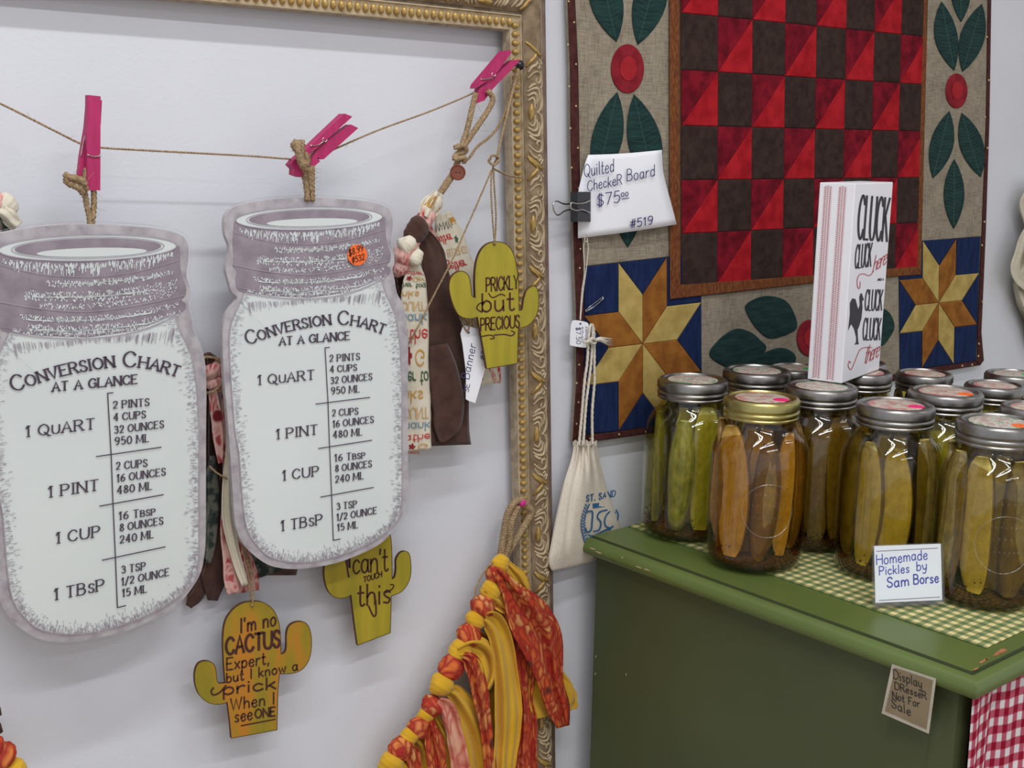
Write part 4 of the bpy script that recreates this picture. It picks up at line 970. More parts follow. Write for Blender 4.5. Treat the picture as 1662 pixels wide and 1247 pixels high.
# gathered mouth ruffle
mb = MB(); ring = []
for k in range(5):
    row = []
    for j in range(33):
        u = j/32; row.append(BM(242+134*u, 428-k*7+5*math.cos(u*28)*(k/4), .010*math.sin(math.pi*u)+.0035*math.cos(u*math.pi*10)))
    ring.append(row)
mb.add([p for r in ring for p in r], [(i*33+j, i*33+j+1, (i+1)*33+j+1, (i+1)*33+j) for i in range(4) for j in range(32)])
mb.build('gathered_mouth', M['canvas'], bgr, smooth=True)
mb = MB()
for xs_ in (((276, 425), (292, 250), (308, 60), (322, -40), (333, -215), (345, -255)), ((300, 420), (315, 200), (335, 40), (345, -60), (352, -215), (348, -255)), ((352, 420), (350, 240), (362, 80), (362, -20), (360, -200), (352, -250))):
    rope(mb, [BM(x, y, .010 if y > 300 else .008) for x, y in xs_], .0020, 230, 3, 5)
rope(mb, [BM(330, -165, .012), BM(352, -175, .015), BM(372, -158, .012), BM(352, -145, .013), BM(332, -160, .015), BM(305, -150, .010)], .0022, 230, 3, 5)
mb.build('drawcord', M['cotton'], bgr, smooth=True)
mb = MB()
for k in range(26):
    a = rnd(-.5, .35); x1, y1 = 385+rnd(0, 14), -170+rnd(-10, 10); l = rnd(50, 95)
    mb.tube([BM(360, -165, .013), BM(x1, y1, .015+rnd(-.002, .002)), BM(x1+l*math.cos(a)*.8, y1+l*math.sin(a)*.6+18, .012+rnd(-.003, .003))], [.0012, .0011, .0004], 5)
mb.build('cord_tassel', M['cotton'], bgr, smooth=True)
def bagsurf(x, y, o=0.0):
    # find the point of the pouch face below the drawing point
    best = None
    v = (y-425)/(1010-425)
    a, b = None, None
    i = 0
    while i < nr-2 and L_[i+1][1]+(R_[i+1][1]-L_[i+1][1])*.5 < y: i += 1
    u = min(1, max(0, (x-L_[i][0])/(R_[i][0]-L_[i][0]))); j = min(ncb-1, int(u*ncb)); g = u*ncb-j
    d1 = -(gF[i][j].y*(1-g)+gF[i][j+1].y*g); d2 = -(gF[i+1][j].y*(1-g)+gF[i+1][j+1].y*g)
    q = BG(x, y); return onwall(q[0], q[1], max(d1, d2)+.0014+o)
mb = MB(); bk = dict(o=0, serif=True, sp=.3)
write(mb, bagsurf, 'ST. SAND', [(318, 742), (356, 735), (435, 722), (480, 712)], 34, 6.5, up=(.05, -1), **bk)
seg_ribbon(mb, bagsurf, [(362, 766), (438, 758)], 26, 0)
for c_ in ((338, 860),):
    pass
for P in ([(325, 800), (352, 800), (350, 860), (345, 900), (325, 915), (312, 890)], [(440, 788), (395, 800), (380, 830), (400, 860), (390, 900), (360, 910)], [(480, 805), (450, 800), (425, 830), (422, 870), (445, 890), (470, 880)], [(486, 790), (497, 820), (490, 850)], [(330, 930), (360, 935), (420, 905), (455, 895)]):
    seg_ribbon(mb, bagsurf, smoothpts(P, 4), 9, 0)
for i in range(13):
    y = 765+i*17; x = 322-22*math.sin(i/12*math.pi)-i*.6
    for sx in (-1, 1): 
        P = leafpts((x, y+8), (x+sx*15+3, y-12), 4, 4); mb.add([bagsurf(a, b) for a, b in P], [tuple(range(len(P)))])
mb.build('crest_print', M['logo'], bgr)

# ------------------------------------------------------------------ cactus ornaments
C5 = crop(300, 860, 3.2225)
def cactus(cr, d, outline, hole, m, label, writes, tilt=0, k=4):
    f = via(cr, wallmap(d)); t = thing('cactus_ornament', f(*hole), label, 'ornament', 'wooden cactus ornaments on twine')
    ol = []
    for seg in outline: ol += smoothpts(seg, k) if len(seg) > 2 else list(seg)
    b = MB(); slab(b, ol, f, 0, -.0032, 0, 1); b.build('cactus_board', [M[m], M['burnt']], t)
    b = MB(); seg_ribbon(b, f, ol+[ol[0]], 3.4, .0002); flat(b, ell(hole[0], hole[1], 7, 6, 14), f, .0003); b.build('burnt_outline', M['burnt'], t)
    b = MB(); writes(b, f); b.build('burnt_lettering', M['engrave'], t)
    return t, f
U0 = (0, -1)
def wa(b, f):
    write(b, f, "I'm no", [(292, 540), (476, 500)], 74, 10, up=U0, o=.0003); write(b, f, 'CACTUS', [(216, 655), (496, 612)], 86, 15, up=U0, o=.0003, sp=.16)
    write(b, f, 'Expert,', [(220, 735), (440, 702)], 62, 8, up=U0, o=.0003); write(b, f, 'but I know a', [(218, 802), (410, 768), (590, 735)], 50, 8, up=U0, o=.0003)
    write(b, f, 'prick', [(200, 865), (475, 832)], 62, 10, up=U0, o=.0003, sp=.14); seg_ribbon(b, f, smoothpts([(150, 828), (138, 845), (150, 865), (185, 850), (215, 815)], 4), 9, .0003)
    write(b, f, 'When I', [(240, 945), (468, 912)], 60, 8, up=U0, o=.0003); write(b, f, 'see', [(262, 1008), (352, 992)], 62, 8, up=U0, o=.0003); write(b, f, 'ONE', [(368, 987), (472, 974)], 46, 9, up=U0, o=.0003)
    seg_ribbon(b, f, [(295, 1026), (474, 992)], 7, .0003)
cA, _ = cactus(C5, .034, [[(243, 1092), (235, 1000), (222, 902)], [(222, 902), (195, 912), (150, 913), (110, 898), (72, 860), (53, 800), (54, 740), (72, 700), (108, 686), (145, 697), (162, 730), (168, 785), (180, 803), (212, 802)], [(212, 802), (204, 700), (200, 570), (212, 480), (250, 420), (298, 386), (345, 376), (402, 378), (452, 408), (482, 455), (497, 520), (503, 650)], [(503, 650), (520, 645), (531, 620), (533, 540), (550, 500), (590, 481), (632, 488), (656, 530), (663, 600), (650, 680), (612, 732), (560, 752), (495, 755)], [(487, 850), (482, 1048)]],
       (352, 400), 'cactus_a', 'olive and orange wooden cactus ornament with a long quote, lowest on the wall', wa)
def wb(b, f):
    seg_ribbon(b, f, smoothpts([(848, 130), (850, 200), (858, 248)], 4), 9, .0003); write(b, f, "can't", [(880, 232), (1062, 215)], 118, 9, up=U0, o=.0003, sp=.1); write(b, f, 'TOUCH', [(936, 276), (1030, 246)], 28, 6, up=U0, o=.0003)
    write(b, f, 'this', [(905, 402), (1075, 382)], 110, 10, up=U0, o=.0003, sp=.14); seg_ribbon(b, f, smoothpts([(962, 400), (985, 450), (1000, 440), (998, 370)], 4), 9, .0003); seg_ribbon(b, f, smoothpts([(1050, 330), (1085, 310), (1092, 290), (1075, 288)], 4), 7, .0003)
cB, _ = cactus(C5, .030, [[(903, 605), (885, 470), (870, 342)], [(870, 342), (835, 358), (780, 352), (745, 310), (729, 240), (735, 170), (765, 122), (800, 112), (832, 140), (846, 190), (866, 200)], [(866, 200), (866, 60), (885, 0), (925, -42), (980, -52), (1040, -30), (1072, 20), (1082, 100), (1084, 258)], [(1084, 258), (1098, 248), (1105, 210), (1106, 155), (1128, 120), (1158, 113), (1178, 140), (1183, 220), (1168, 280), (1132, 325), (1080, 347)], [(1078, 440), (1075, 540)]],
       (985, -25), 'cactus_b', "yellow wooden cactus ornament reading can't touch this, half hidden under the right jar sign", wb)
C6 = crop(620, 380, 3.118)
def wc(b, f):
    write(b, f, 'PRICKLY', [(528, 292), (690, 276)], 68, 7, up=U0, o=.0003, sp=.14); write(b, f, 'but', [(505, 395), (668, 385)], 92, 9, up=U0, o=.0003, sp=.16); write(b, f, 'PRECIOUS', [(500, 490), (696, 472)], 62, 7, up=U0, o=.0003, sp=.14)
    for P in ([(505, 395), (480, 378), (490, 355), (515, 345)], [(540, 300), (560, 322), (600, 305), (622, 312)], [(500, 520), (540, 512), (560, 515), (568, 528), (548, 530)], [(568, 512), (620, 508), (655, 515), (672, 500), (655, 490)]): seg_ribbon(b, f, smoothpts(P, 4), 6, .0003)
cC, _ = cactus(C6, .058, [[(530, 682), (510, 560), (484, 420)], [(484, 420), (455, 428), (415, 424), (382, 402), (354, 340), (340, 270), (350, 220), (380, 192), (415, 190), (440, 215), (450, 265), (455, 310), (473, 322)], [(473, 322), (470, 235), (476, 150), (497, 88), (532, 50), (580, 38), (630, 52), (665, 98), (684, 180), (692, 260), (694, 386)], [(694, 386), (710, 380), (718, 330), (733, 285), (760, 264), (782, 270), (794, 310), (791, 380), (772, 430), (736, 465), (690, 476)], [(688, 560), (686, 655)]],
       (570, 52), 'cactus_c', 'yellow green wooden cactus ornament reading prickly but precious, hanging over the frame edge', wc)
def cord(t, ropes):
    b = MB()
    for P, r in ropes: rope(b, [onwall(*p) for p in P], r, 200, 2 if r < .0014 else 3, 5, 4)
    b.build('hanging_cord', M['jute'], t, smooth=True)
cord(cA, [([(409, 985, .037), (411, 960, .034), (406, 925, .030), (398, 890, .026), (392, 850, .022), (380, 800, .018)], .0011), ([(409, 985, .032), (405, 955, .030), (402, 920, .028), (394, 885, .026), (388, 845, .022), (378, 800, .018)], .0011)])
cord(cC, [([(803, 397, .061), (799, 350, .06), (797, 300, .058), (800, 272, .056), (806, 258, .056)], .0011), ([(803, 397, .056), (805, 350, .056), (802, 300, .056), (801, 272, .058)], .0011), ([(806, 258, .056), (816, 215, .052), (828, 165, .046), (841, 112, .036)], .0016), ([(793, 262, .056), (800, 252, .060), (810, 258, .058), (802, 268, .06), (793, 262, .056)], .0016),
      ([(803, 275, .056), (825, 285, .040), (845, 288, .026)], .0012)])
cord(cB, [([(798, 276, .056), (775, 330, .056), (757, 370, .058), (735, 420, .060), (705, 478, .058), (680, 528, .054), (650, 590, .040), (622, 720, .036), (608, 850, .033)], .0011)])

# ------------------------------------------------------------------ fall rag garland behind the signs
g1 = thing('rag_garland', onwall(748, 262, .04), 'fall rag garland of knotted brown, red and cream word-print strips, hanging behind the jar signs', 'garland')
b = MB()
for P in ([(772, 152, .050), (764, 185, .050), (757, 215, .048), (747, 243, .046), (738, 275, .044), (722, 300, .040), (708, 322, .036)],
          [(792, 148, .054), (800, 160, .054), (793, 178, .053), (775, 205, .052), (758, 230, .049), (748, 248, .047), (738, 278, .045), (724, 302, .041), (708, 322, .036)]):
    rope(b, [onwall(*p) for p in P], .0032, 150, 3, 5, 14)
rope(b, [onwall(*p) for p in [(738, 240, .050), (752, 236, .053), (756, 246, .050), (742, 250, .048), (738, 258, .050), (754, 256, .053), (752, 264, .050)]], .0030, 150, 3, 5, 4)
rope(b, [onwall(*p) for p in [(708, 322, .034), (690, 365, .028), (660, 410, .024), (600, 490, .016), (500, 560, .013), (345, 592, .013), (250, 585, .013), (120, 500, .013), (20, 380, .016), (-60, 250, .02), (-120, 180, .03)]], .0028, 150, 3, 5)
b.build('garland_rope', M['jute'], g1, smooth=True)
b = MB(); rope(b, [onwall(*p) for p in [(754, 262, .047), (762, 256, .047), (775, 238, .046), (795, 222, .046), (812, 200, .045), (832, 150, .040), (842, 112, .036)]], .0017, 190, 2, 5, 8)
rope(b, [onwall(*p) for p in [(838, 122, .036), (828, 160, .038), (818, 195, .040)]], .0026, 150, 3, 5, 4); b.build('hanging_string', M['jute'], g1, smooth=True)
BC_ = onwall(743, 280, .050); nb = (CAM-BC_).normalized(); tx = nb.cross(Vector((0, 0, 1))).normalized(); ty = tx.cross(nb); b = MB(); rr = .0083
b.loft([[BC_+nb*o_+tx*rr*k*math.cos(a*math.pi/12)+ty*rr*k*math.sin(a*math.pi/12) for a in range(24)] for k, o_ in ((.9, -.001), (1, 0), (1, .0014), (.88, .0022), (.78, .0013), (.02, .0012))], caps=True)
bt = b.build('wooden_button', M['button'], g1, smooth=True, angle=40)
b = MB()
for sx in (-1, 1): b.loft([[BC_+nb*.0014+tx*(sx*.0019+.0008*math.cos(a*math.pi/5))+ty*.0008*math.sin(a*math.pi/5) for a in range(10)], [BC_+nb*.0016+tx*sx*.0019]*10], caps=False)
b.build('button_holes', M['pin_black'], bt)

def fabric_text(surf, parent, rows, name='word_print', wpx=46.0, lpx=306.0):
    """rows: (text, material, v centre, height fraction, u0, u1, font weight)"""
    by = {}
    for txt, mk, v0, v1, u0, u1, w in rows:
        b = by.setdefault(mk, MB()); A, Bx = (v0, v1)
        # drawing space: x 0..100 across, y 0..100 down the strip
        f = lambda x, y, o=0.0: surf(min(.99, max(.01, x/wpx)), min(.995, max(.005, y/lpx)), .0013+o)
        v0, v1, u0, u1 = v0*lpx/100, v1*lpx/100, u0*wpx/100, u1*wpx/100; w = w*.62
        if txt == '*':
            cx, cy, r = (u0+u1)/2, (v0+v1)/2, (u1-u0)/2; P = []
            for i in range(15):
                a = math.pi*2*i/15; k = 1 if i % 3 else .55; P.append((cx+r*k*math.cos(a), cy+(v1-v0)*.5*k*math.sin(a)))
            b.add([f(*p) for p in P], [tuple(range(15))])
        else:
            write(b, f, txt, [(u1, v0), (u0, v0)], 1, w, o=0, up=(0, (v1-v0)), sp=.12)
    for mk, b in by.items(): b.build(name, M[mk], parent)
# cream word strip hanging furthest right
o, sf = cloth('fabric_strip', g1, [(718, 346, 24), (728, 380, 46), (738, 425, 58), (752, 480, 62), (772, 550, 56), (790, 624, 44)], None, .020, M['creamfab'], 2, .004, 36, 12, 3)
fabric_text(sf, o, [('MANY', 'pr_dark', 10, 16, 30, 96, 1.6), ('Gather', 'pr_red', 20, 27, 40, 98, 2.2), ('your BLESSINGS', 'pr_tan', 31, 36, 4, 96, 1.4), ('Together', 'pr_red', 40, 46, 20, 96, 2.2), ('*', 'pr_green', 22, 28, 22, 34, 1), ('*', 'pr_green', 47, 52, 70, 92, 1), ('Thanks', 'pr_gold', 8, 14, 2, 28, 2), ('*', 'pr_wine', 88, 97, 50, 82, 1), ('Give', 'pr_gold', 70, 78, 20, 80, 3)], wpx=56.0, lpx=290.0)
cloth('fabric_strip', g1, [(800, 570, 10), (803, 600, 20), (803, 622, 18)], None, .018, M['redfab'], 1, .002, 14, 6, 5)
cloth('fabric_strip', g1, [(690, 368, 20), (697, 392, 28), (702, 415, 24), (704, 450, 14)], None, .026, M['redfab'], 2, .005, 20, 8, 4)
o, sf = cloth('brown_strip', g1, [(686, 380, 22), (700, 405, 36), (707, 440, 44), (715, 490, 52), (724, 560, 62), (728, 640, 68), (731, 723, 66)], None, .033, M['brownfab'], 1, .004, 40, 12, 8, .4)
cloth('brown_strip', g1, [(712, 560, 30), (722, 620, 50), (728, 670, 52), (722, 700, 34), (716, 718, 6)], None, .0385, M['brownfab'], 1, .0015, 20, 10, 2)
cloth('brown_strip', g1, [(648, 425, 16), (645, 450, 22), (643, 480, 20), (640, 520, 12)], None, .026, M['brownfab'], 1, .003, 14, 6, 9)
o, sf = cloth('fabric_strip', g1, [(676, 424, 8), (674, 445, 28), (672, 475, 40), (673, 530, 46), (675, 620, 44), (677, 690, 42), (680, 731, 40)], None, .042, M['creamfab'], 1, .0022, 44, 12, 6, .3)
rows = []; v = 14
for i, (t_, c, u0, u1) in enumerate([('ather', 'pr_red', 4, 98), ('Giv', 'pr_gold', 6, 58), ('her tog', 'pr_green', 2, 98), ('nks', 'pr_gold', 30, 97), ('OUNT', 'pr_tan', 12, 95), ('hank', 'pr_blue', 6, 97), ('athe', 'pr_red', 4, 97), ('G', 'pr_gold', 15, 48), ('her to', 'pr_green', 2, 98), ('nks', 'pr_gold', 25, 97), ('OUNT', 'pr_tan', 8, 95), ('hank', 'pr_blue', 2, 97), ('athe', 'pr_red', 3, 98), ('G', 'pr_gold', 15, 50)]):
    rows.append((t_, c, v, v+4.3, u0, u1, 2.6))
    if i in (1, 7, 13): rows.append(('*', 'pr_wine', v-1.2, v+4.2, 62, 90, 1))
    v += 6.2
fabric_text(sf, o, rows)
cloth('fabric_strip', g1, [(668, 700, 20), (668, 737, 24)], None, .036, M['redfab'], 1, .001, 6, 5, 7)
o, sf = cloth('fabric_strip', g1, [(712, 312, 13), (705, 325, 28), (697, 340, 34), (690, 352, 24)], None, .044, M['creamfab'], 2, .006, 16, 12, 11)
fabric_text(sf, o, [('YOUR', 'pr_gold', 20, 60, 20, 80, 2.6), ('*', 'pr_wine', 30, 60, 4, 22, 1)], wpx=28.0, lpx=44.0)
kn = [(704, 332, 11, 'creamfab', .040), (689, 357, 13, 'redfab', .040), (676, 374, 15, 'brownfab', .042), (668, 393, 13, 'redfab', .040), (658, 408, 15, 'redfab', .042), (650, 430, 13, 'redfab', .036), (664, 397, 9, 'creamfab', .048), (676, 418, 9, 'creamfab', .050)]
for i, (x, y, r, m_, d) in enumerate(kn): knot('fabric_knot', g1, x, y, r, d, M[m_], i, -.6)
cloth('fabric_strip', g1, [(655, 385, 20), (660, 398, 30), (672, 412, 22), (677, 422, 9)], None, .048, M['creamfab'], 2, .004, 14, 8, 13)
# the part seen between the two signs
for i, (x, y, r, m_) in enumerate([(348, 600, 15, 'redfab'), (340, 585, 10, 'brownfab'), (352, 622, 13, 'redfab'), (8, 335, 16, 'creamfab'), (-6, 330, 14, 'redfab'), (4, 350, 14, 'creamfab')]): knot('fabric_knot', g1, x, y, r, .022, M[m_], i+20, .8, 1.0)
cloth('fabric_strip', g1, [(345, 634, 12), (350, 670, 18), (354, 710, 16), (358, 752, 8)], None, .030, M['redfab'], 1, .004, 20, 8, 31)
cloth('brown_strip', g1, [(335, 600, 20), (335, 680, 40), (345, 760, 60), (352, 850, 64), (348, 930, 44), (345, 975, 18)], None, .012, M['brownfab'], 1, .003, 30, 10, 32)
cloth('green_strip', g1, [(345, 740, 8), (342, 800, 26), (340, 880, 22), (338, 915, 6)], None, .018, M['greenfab'], 1, .002, 16, 6, 33)
cloth('fabric_strip', g1, [(364, 640, 8), (370, 720, 16), (372, 800, 20), (376, 860, 36), (388, 920, 54), (395, 962, 50)], None, .022, M['redfab'], 3, .006, 30, 14, 34)
cloth('fabric_strip', g1, [(368, 650, 6), (372, 720, 10), (370, 800, 18), (372, 850, 20), (385, 910, 16), (398, 950, 10)], None, .032, M['creamfab'], 2, .004, 26, 8, 35)
cloth('brown_strip', g1, [(330, 930, 30), (318, 965, 26), (306, 985, 10)], None, .010, M['brownfab'], 1, .001, 10, 6, 36)
cloth('green_strip', g1, [(440, 880, 70), (440, 915, 72), (444, 930, 66)], None, .012, M['greenfab'], 1, .002, 10, 10, 37)
cloth('brown_strip', g1, [(450, 900, 74), (450, 934, 60)], None, .009, M['brownfab'], 1, .001, 8, 8, 38)
for s_, P, w in ((41, [(0, 340, 20), (14, 352, 26), (28, 368, 22)], 'creamfab'), (42, [(-8, 330, 20), (4, 345, 22), (10, 372, 20)], 'redfab'), (43, [(2, 350, 10), (10, 372, 16), (12, 392, 14)], 'greenfab')):
    cloth('fabric_strip', g1, P, None, .026+(s_ % 3)*.004, M[w], 2, .005, 14, 8, s_)
b = MB(); rope(b, [onwall(*p) for p in [(340, 757, .030), (352, 768, .034), (366, 776, .034), (376, 782, .030)]], .0011, 200, 2, 5, 5)
rope(b, [onwall(*p) for p in [(336, 638, .03), (346, 636, .036), (356, 628, .036), (362, 618, .03)]], .0016, 200, 2, 5, 5); rope(b, [onwall(*p) for p in [(325, 583, .03), (335, 580, .03), (350, 582, .03), (360, 590, .03)]], .0016, 200, 2, 5); b.build('garland_string', M['jute'], g1, smooth=True)

# paper tag on the garland
TM = via(C6, wallmap(.046)); tg = thing('paper_banner_tag', TM(480, 650), 'white paper tag with faint blue writing, dangling before the brown cloth strip', 'price tag')
mb = MB(); slab(mb, [(412, 462), (440, 466), (500, 486), (557, 520), (520, 690), (472, 856), (440, 845), (425, 836), (426, 700), (408, 560), (398, 505)], TM, .0008, .0002); to = mb.build('tag_card', M['paper'], tg)
mb = MB(); write(mb, TM, 'Banner', [(440, 735), (476, 562)], 40, 3.6, o=.0011, slant=.1); write(mb, TM, '#501', [(520, 640), (545, 556)], 28, 3.2, o=.0011); write(mb, TM, 'SE', [(438, 800), (444, 760)], 24, 3, o=.0011)
seg_ribbon(mb, TM, [(430, 492), (440, 500)], 10, .0011); mb.build('tag_writing', M['penink'], to)
b = MB(); rope(b, [TM(435, 498, .002), TM(445, 460, .004), TM(455, 430, .002)], .0009, 200, 2, 5); rope(b, [TM(432, 498, .002), TM(405, 450, .002), TM(385, 400, .0)], .0009, 200, 2, 5); b.build('tag_string', M['jute'], tg, smooth=True)

# ------------------------------------------------------------------ sunflower rag garland
g2 = thing('rag_garland', onwall(845, 830, .035), 'yellow and orange sunflower-print rag garland hanging from the pink push pin', 'garland')
b = MB()
for P in ([(848, 812, .034), (836, 815, .036), (824, 835, .034), (818, 865, .030), (812, 905, .028)], [(844, 808, .034), (856, 822, .036), (862, 834, .035), (846, 862, .033), (832, 885, .030), (818, 908, .028)], [(840, 822, .036), (830, 850, .036), (826, 885, .032), (818, 905, .028)]):
    rope(b, [onwall(*p) for p in P], .0044, 120, 3, 6, 16)
rope(b, [onwall(*p) for p in [(812, 905, .030), (797, 915, .034), (782, 935, .034), (773, 955, .034), (769, 977, .034)]], .0012, 200, 2, 5, 8)
rope(b, [onwall(*p) for p in [(815, 905, .024), (790, 965, .02), (740, 1070, .018), (690, 1160, .018), (625, 1255, .018), (520, 1320, .018), (320, 1390, .016), (100, 1330, .016), (8, 1232, .018), (-40, 1150, .02)]], .0032, 140, 3, 5)
b.build('garland_rope', M['jute'], g2, smooth=True)
Y_, O_, P_ = 'yellowfab', 'sunfab', 'sunpale'
strips = [  # path, material, depth, folds, amp
 ([(818, 912, 12), (835, 935, 30), (850, 962, 26), (868, 990, 8)], Y_, .033, 3, .004),
 ([(868, 1085, 40), (880, 1110, 70), (893, 1135, 82), (900, 1160, 62)], Y_, .0315, 2, .003),
 ([(895, 1085, 20), (915, 1120, 34), (928, 1153, 22)], Y_, .0300, 1, .002),
 ([(806, 925, 14), (828, 955, 34), (852, 990, 62), (874, 1030, 72), (886, 1070, 58), (894, 1110, 44), (906, 1150, 36), (914, 1180, 20)], O_, .043, 2, .007),
 ([(812, 960, 16), (830, 1010, 46), (842, 1060, 54), (848, 1105, 42), (852, 1135, 26), (854, 1170, 34), (852, 1215, 38), (850, 1262, 46)], O_, .034, 3, .005),
 ([(790, 955, 20), (808, 972, 30), (826, 990, 24)], Y_, .038, 2, .004),
 ([(770, 1030, 16), (788, 1052, 40), (800, 1090, 52), (800, 1150, 60), (796, 1210, 64), (792, 1265, 66)], Y_, .020, 2, .006),
 ([(788, 1003, 16), (800, 1010, 34), (812, 1035, 36), (820, 1080, 40), (825, 1140, 42), (824, 1190, 40), (820, 1230, 36), (818, 1265, 34)], Y_, .044, 2, .007),
 ([(745, 1058, 20), (765, 1052, 36), (783, 1062, 44), (790, 1090, 38), (784, 1118, 20)], Y_, .040, 3, .008),
 ([(752, 1066, 14), (765, 1075, 28), (776, 1108, 28), (783, 1145, 24), (790, 1190, 20), (797, 1262, 22)], O_, .048, 2, .004),
 ([(722, 1120, 12), (740, 1128, 34), (760, 1160, 46), (775, 1200, 50), (784, 1262, 56)], Y_, .036, 2, .006),
 ([(740, 1160, 30), (752, 1200, 52), (758, 1262, 70)], Y_, .024, 3, .006),
 ([(712, 1138, 12), (726, 1150, 24), (735, 1180, 28), (743, 1215, 28), (750, 1262, 30)], P_, .044, 2, .004),
 ([(700, 1160, 16), (712, 1190, 34), (722, 1225, 44), (728, 1262, 48)], Y_, .030, 3, .005),
 ([(696, 1170, 16), (704, 1200, 28), (708, 1230, 32), (710, 1262, 34)], O_, .040, 2, .004),
 ([(668, 1195, 18), (682, 1215, 36), (690, 1262, 44)], Y_, .030, 2, .005),
 ([(655, 1212, 14), (668, 1222, 24), (674, 1250, 20)], O_, .038, 1, .004),
 ([(628, 1238, 18), (648, 1245, 36), (660, 1270, 40)], Y_, .036, 2, .005)]
for i, (P, m_, d, fo, am) in enumerate(strips):
    cloth({Y_: 'yellow_strip', O_: 'sunflower_strip', P_: 'pale_strip'}[m_], g2, P, None, d, M[m_], fo+1, am, 34, 16, 50+i, .4)
kn = [(813, 914, 12, Y_), (804, 932, 13, O_), (797, 958, 14, Y_), (784, 984, 16, O_), (772, 1006, 13, Y_), (762, 1030, 16, O_), (747, 1056, 15, Y_), (733, 1084, 17, O_), (716, 1112, 16, Y_), (701, 1147, 15, O_), (690, 1163, 11, Y_), (680, 1181, 15, O_), (664, 1196, 12, Y_), (651, 1215, 16, O_), (634, 1240, 16, Y_), (3, 1228, 17, O_), (-16, 1215, 16, O_), (22, 1252, 16, Y_)]
for i, (x, y, r, m_) in enumerate(kn): knot('fabric_knot', g2, x, y, r, .034, M[m_], i+60, -.55 if x > 300 else .8, .85)
for s_, P in ((81, [(-5, 1150, 12), (0, 1162, 6)]), (82, [(-6, 1178, 16), (2, 1190, 8)])): cloth('jute_tail', g2, P, None, .02, M['brownfab'], 1, .001, 6, 4, s_)

# ------------------------------------------------------------------ cream frilled cloth at the far right
fz = thing('frilled_cloth', onwall(1675, 430, .02), 'cream ruffled cloth edge hanging on the wall at the far right of the picture', 'cloth')
for i, (P, d) in enumerate((([(1690, 300, 30), (1672, 330, 34), (1690, 380, 40)], .02), ([(1700, 350, 40), (1672, 400, 44), (1668, 440, 52), (1690, 450, 60)], .026), ([(1690, 430, 60), (1672, 455, 52), (1674, 490, 46), (1695, 530, 50)], .020), ([(1700, 490, 60), (1690, 530, 50), (1700, 570, 40)], .016))):
    cloth('ruffle', fz, P, None, d, M['frill'], 4, .010, 22, 18, 90+i)

# ------------------------------------------------------------------ pickle jars
JH = .2
PB = [(.001, .0), (.046, .0), (.052, .003), (.0560, .010), (.0572, .020), (.0575, .045), (.0575, .105), (.0572, .128), (.0560, .140), (.0525, .150), (.0470, .158), (.0430, .163), (.0405, .168), (.0400, .176), (.0400, .190)]
SHAPES = {}
def smoothprof(p): return smoothpts(p, 2)
def wedge(L, R, bend, seedv):
    """pickle spear: rounded skin side, two flat cut sides meeting at the seedy core"""
    rs = random.Random(seedv); m_ = MB(); ns = 16; secs = []
    for i in range(ns+1):
        t = i/ns; k = (math.sin(math.pi*min(.985, max(.015, t)))**.28); cx = bend*math.sin(math.pi*t); w = R*k*(1+.05*math.sin(t*9+seedv))
        sec = [(cx, w*.35, L*t)]
        for a in range(-75, 76, 25): r_ = math.radians(a); sec.append((cx+w*math.sin(r_), -w*.15+w*.95*math.cos(r_)*-1+0, L*t))
        secs.append(sec)
    n = len(secs[0])
    for i in range(ns):
        for k in range(n):
            k2 = (k+1) % n; mi = 0 if (k == 0 or k == n-1) else 1
            m_.add([secs[i][k], secs[i][k2], secs[i+1][k2], secs[i+1][k]], [(0, 1, 2, 3)], mi)
    m_.add(secs[0], [tuple(range(n))], 0); m_.add(secs[-1], [tuple(reversed(range(n)))], 0)
    return m_
def slabpickle(L, W, T, bend, seedv):
    """thick pickle half: flat pale cut face, rounded green back"""
    m_ = MB(); ns = 18; secs = []
    for i in range(ns+1):
        t = i/ns; k = math.sin(math.pi*min(.99, max(.01, t)))**.27; cx = bend*math.sin(math.pi*t); w = W*k; sec = []
        for u in (-.92, -.5, 0, .5, .92): sec.append((cx+w*u, -T*.12*k*(1-u*u)-.0006*math.sin(i*1.9+u*3)*(1 if abs(u) < .6 else 0), L*t))
        for a in range(0, 181, 30): r_ = math.radians(a); sec.append((cx+w*math.cos(r_), T*k*math.sin(r_)+.0006, L*t))
        secs.append(sec)
    n = len(secs[0]); vs = [p for s_ in secs for p in s_]; 
    m_.v = [Vector(p) for p in vs]
    for i in range(ns):
        for k in range(n):
            k2 = (k+1) % n; m_.f.append((i*n+k, i*n+k2, (i+1)*n+k2, (i+1)*n+k)); m_.mi.append(0 if k < 4 else 1)
    m_.f.append(tuple(range(n))); m_.mi.append(0); m_.f.append(tuple(ns*n+k for k in reversed(range(n)))); m_.mi.append(0)
    return m_
def sharedmesh(key, maker):
    if key not in SHAPES: SHAPES[key] = maker()
    return SHAPES[key]
def mesh_of(mb, name, mats, smooth=True, angle=None):
    o = mb.build(name, mats, None, smooth, angle); me = o.data; bpy.data.objects.remove(o); return me
def child(name, me, root, loc=(0, 0, 0), rot=(0, 0, 0), scale=(1, 1, 1), kind=None):
    o = bpy.data.objects.new(name, me); COL.objects.link(o); o.parent = root; o.location = loc; o.rotation_euler = rot; o.scale = scale
    if kind: o['kind'] = kind
    return o
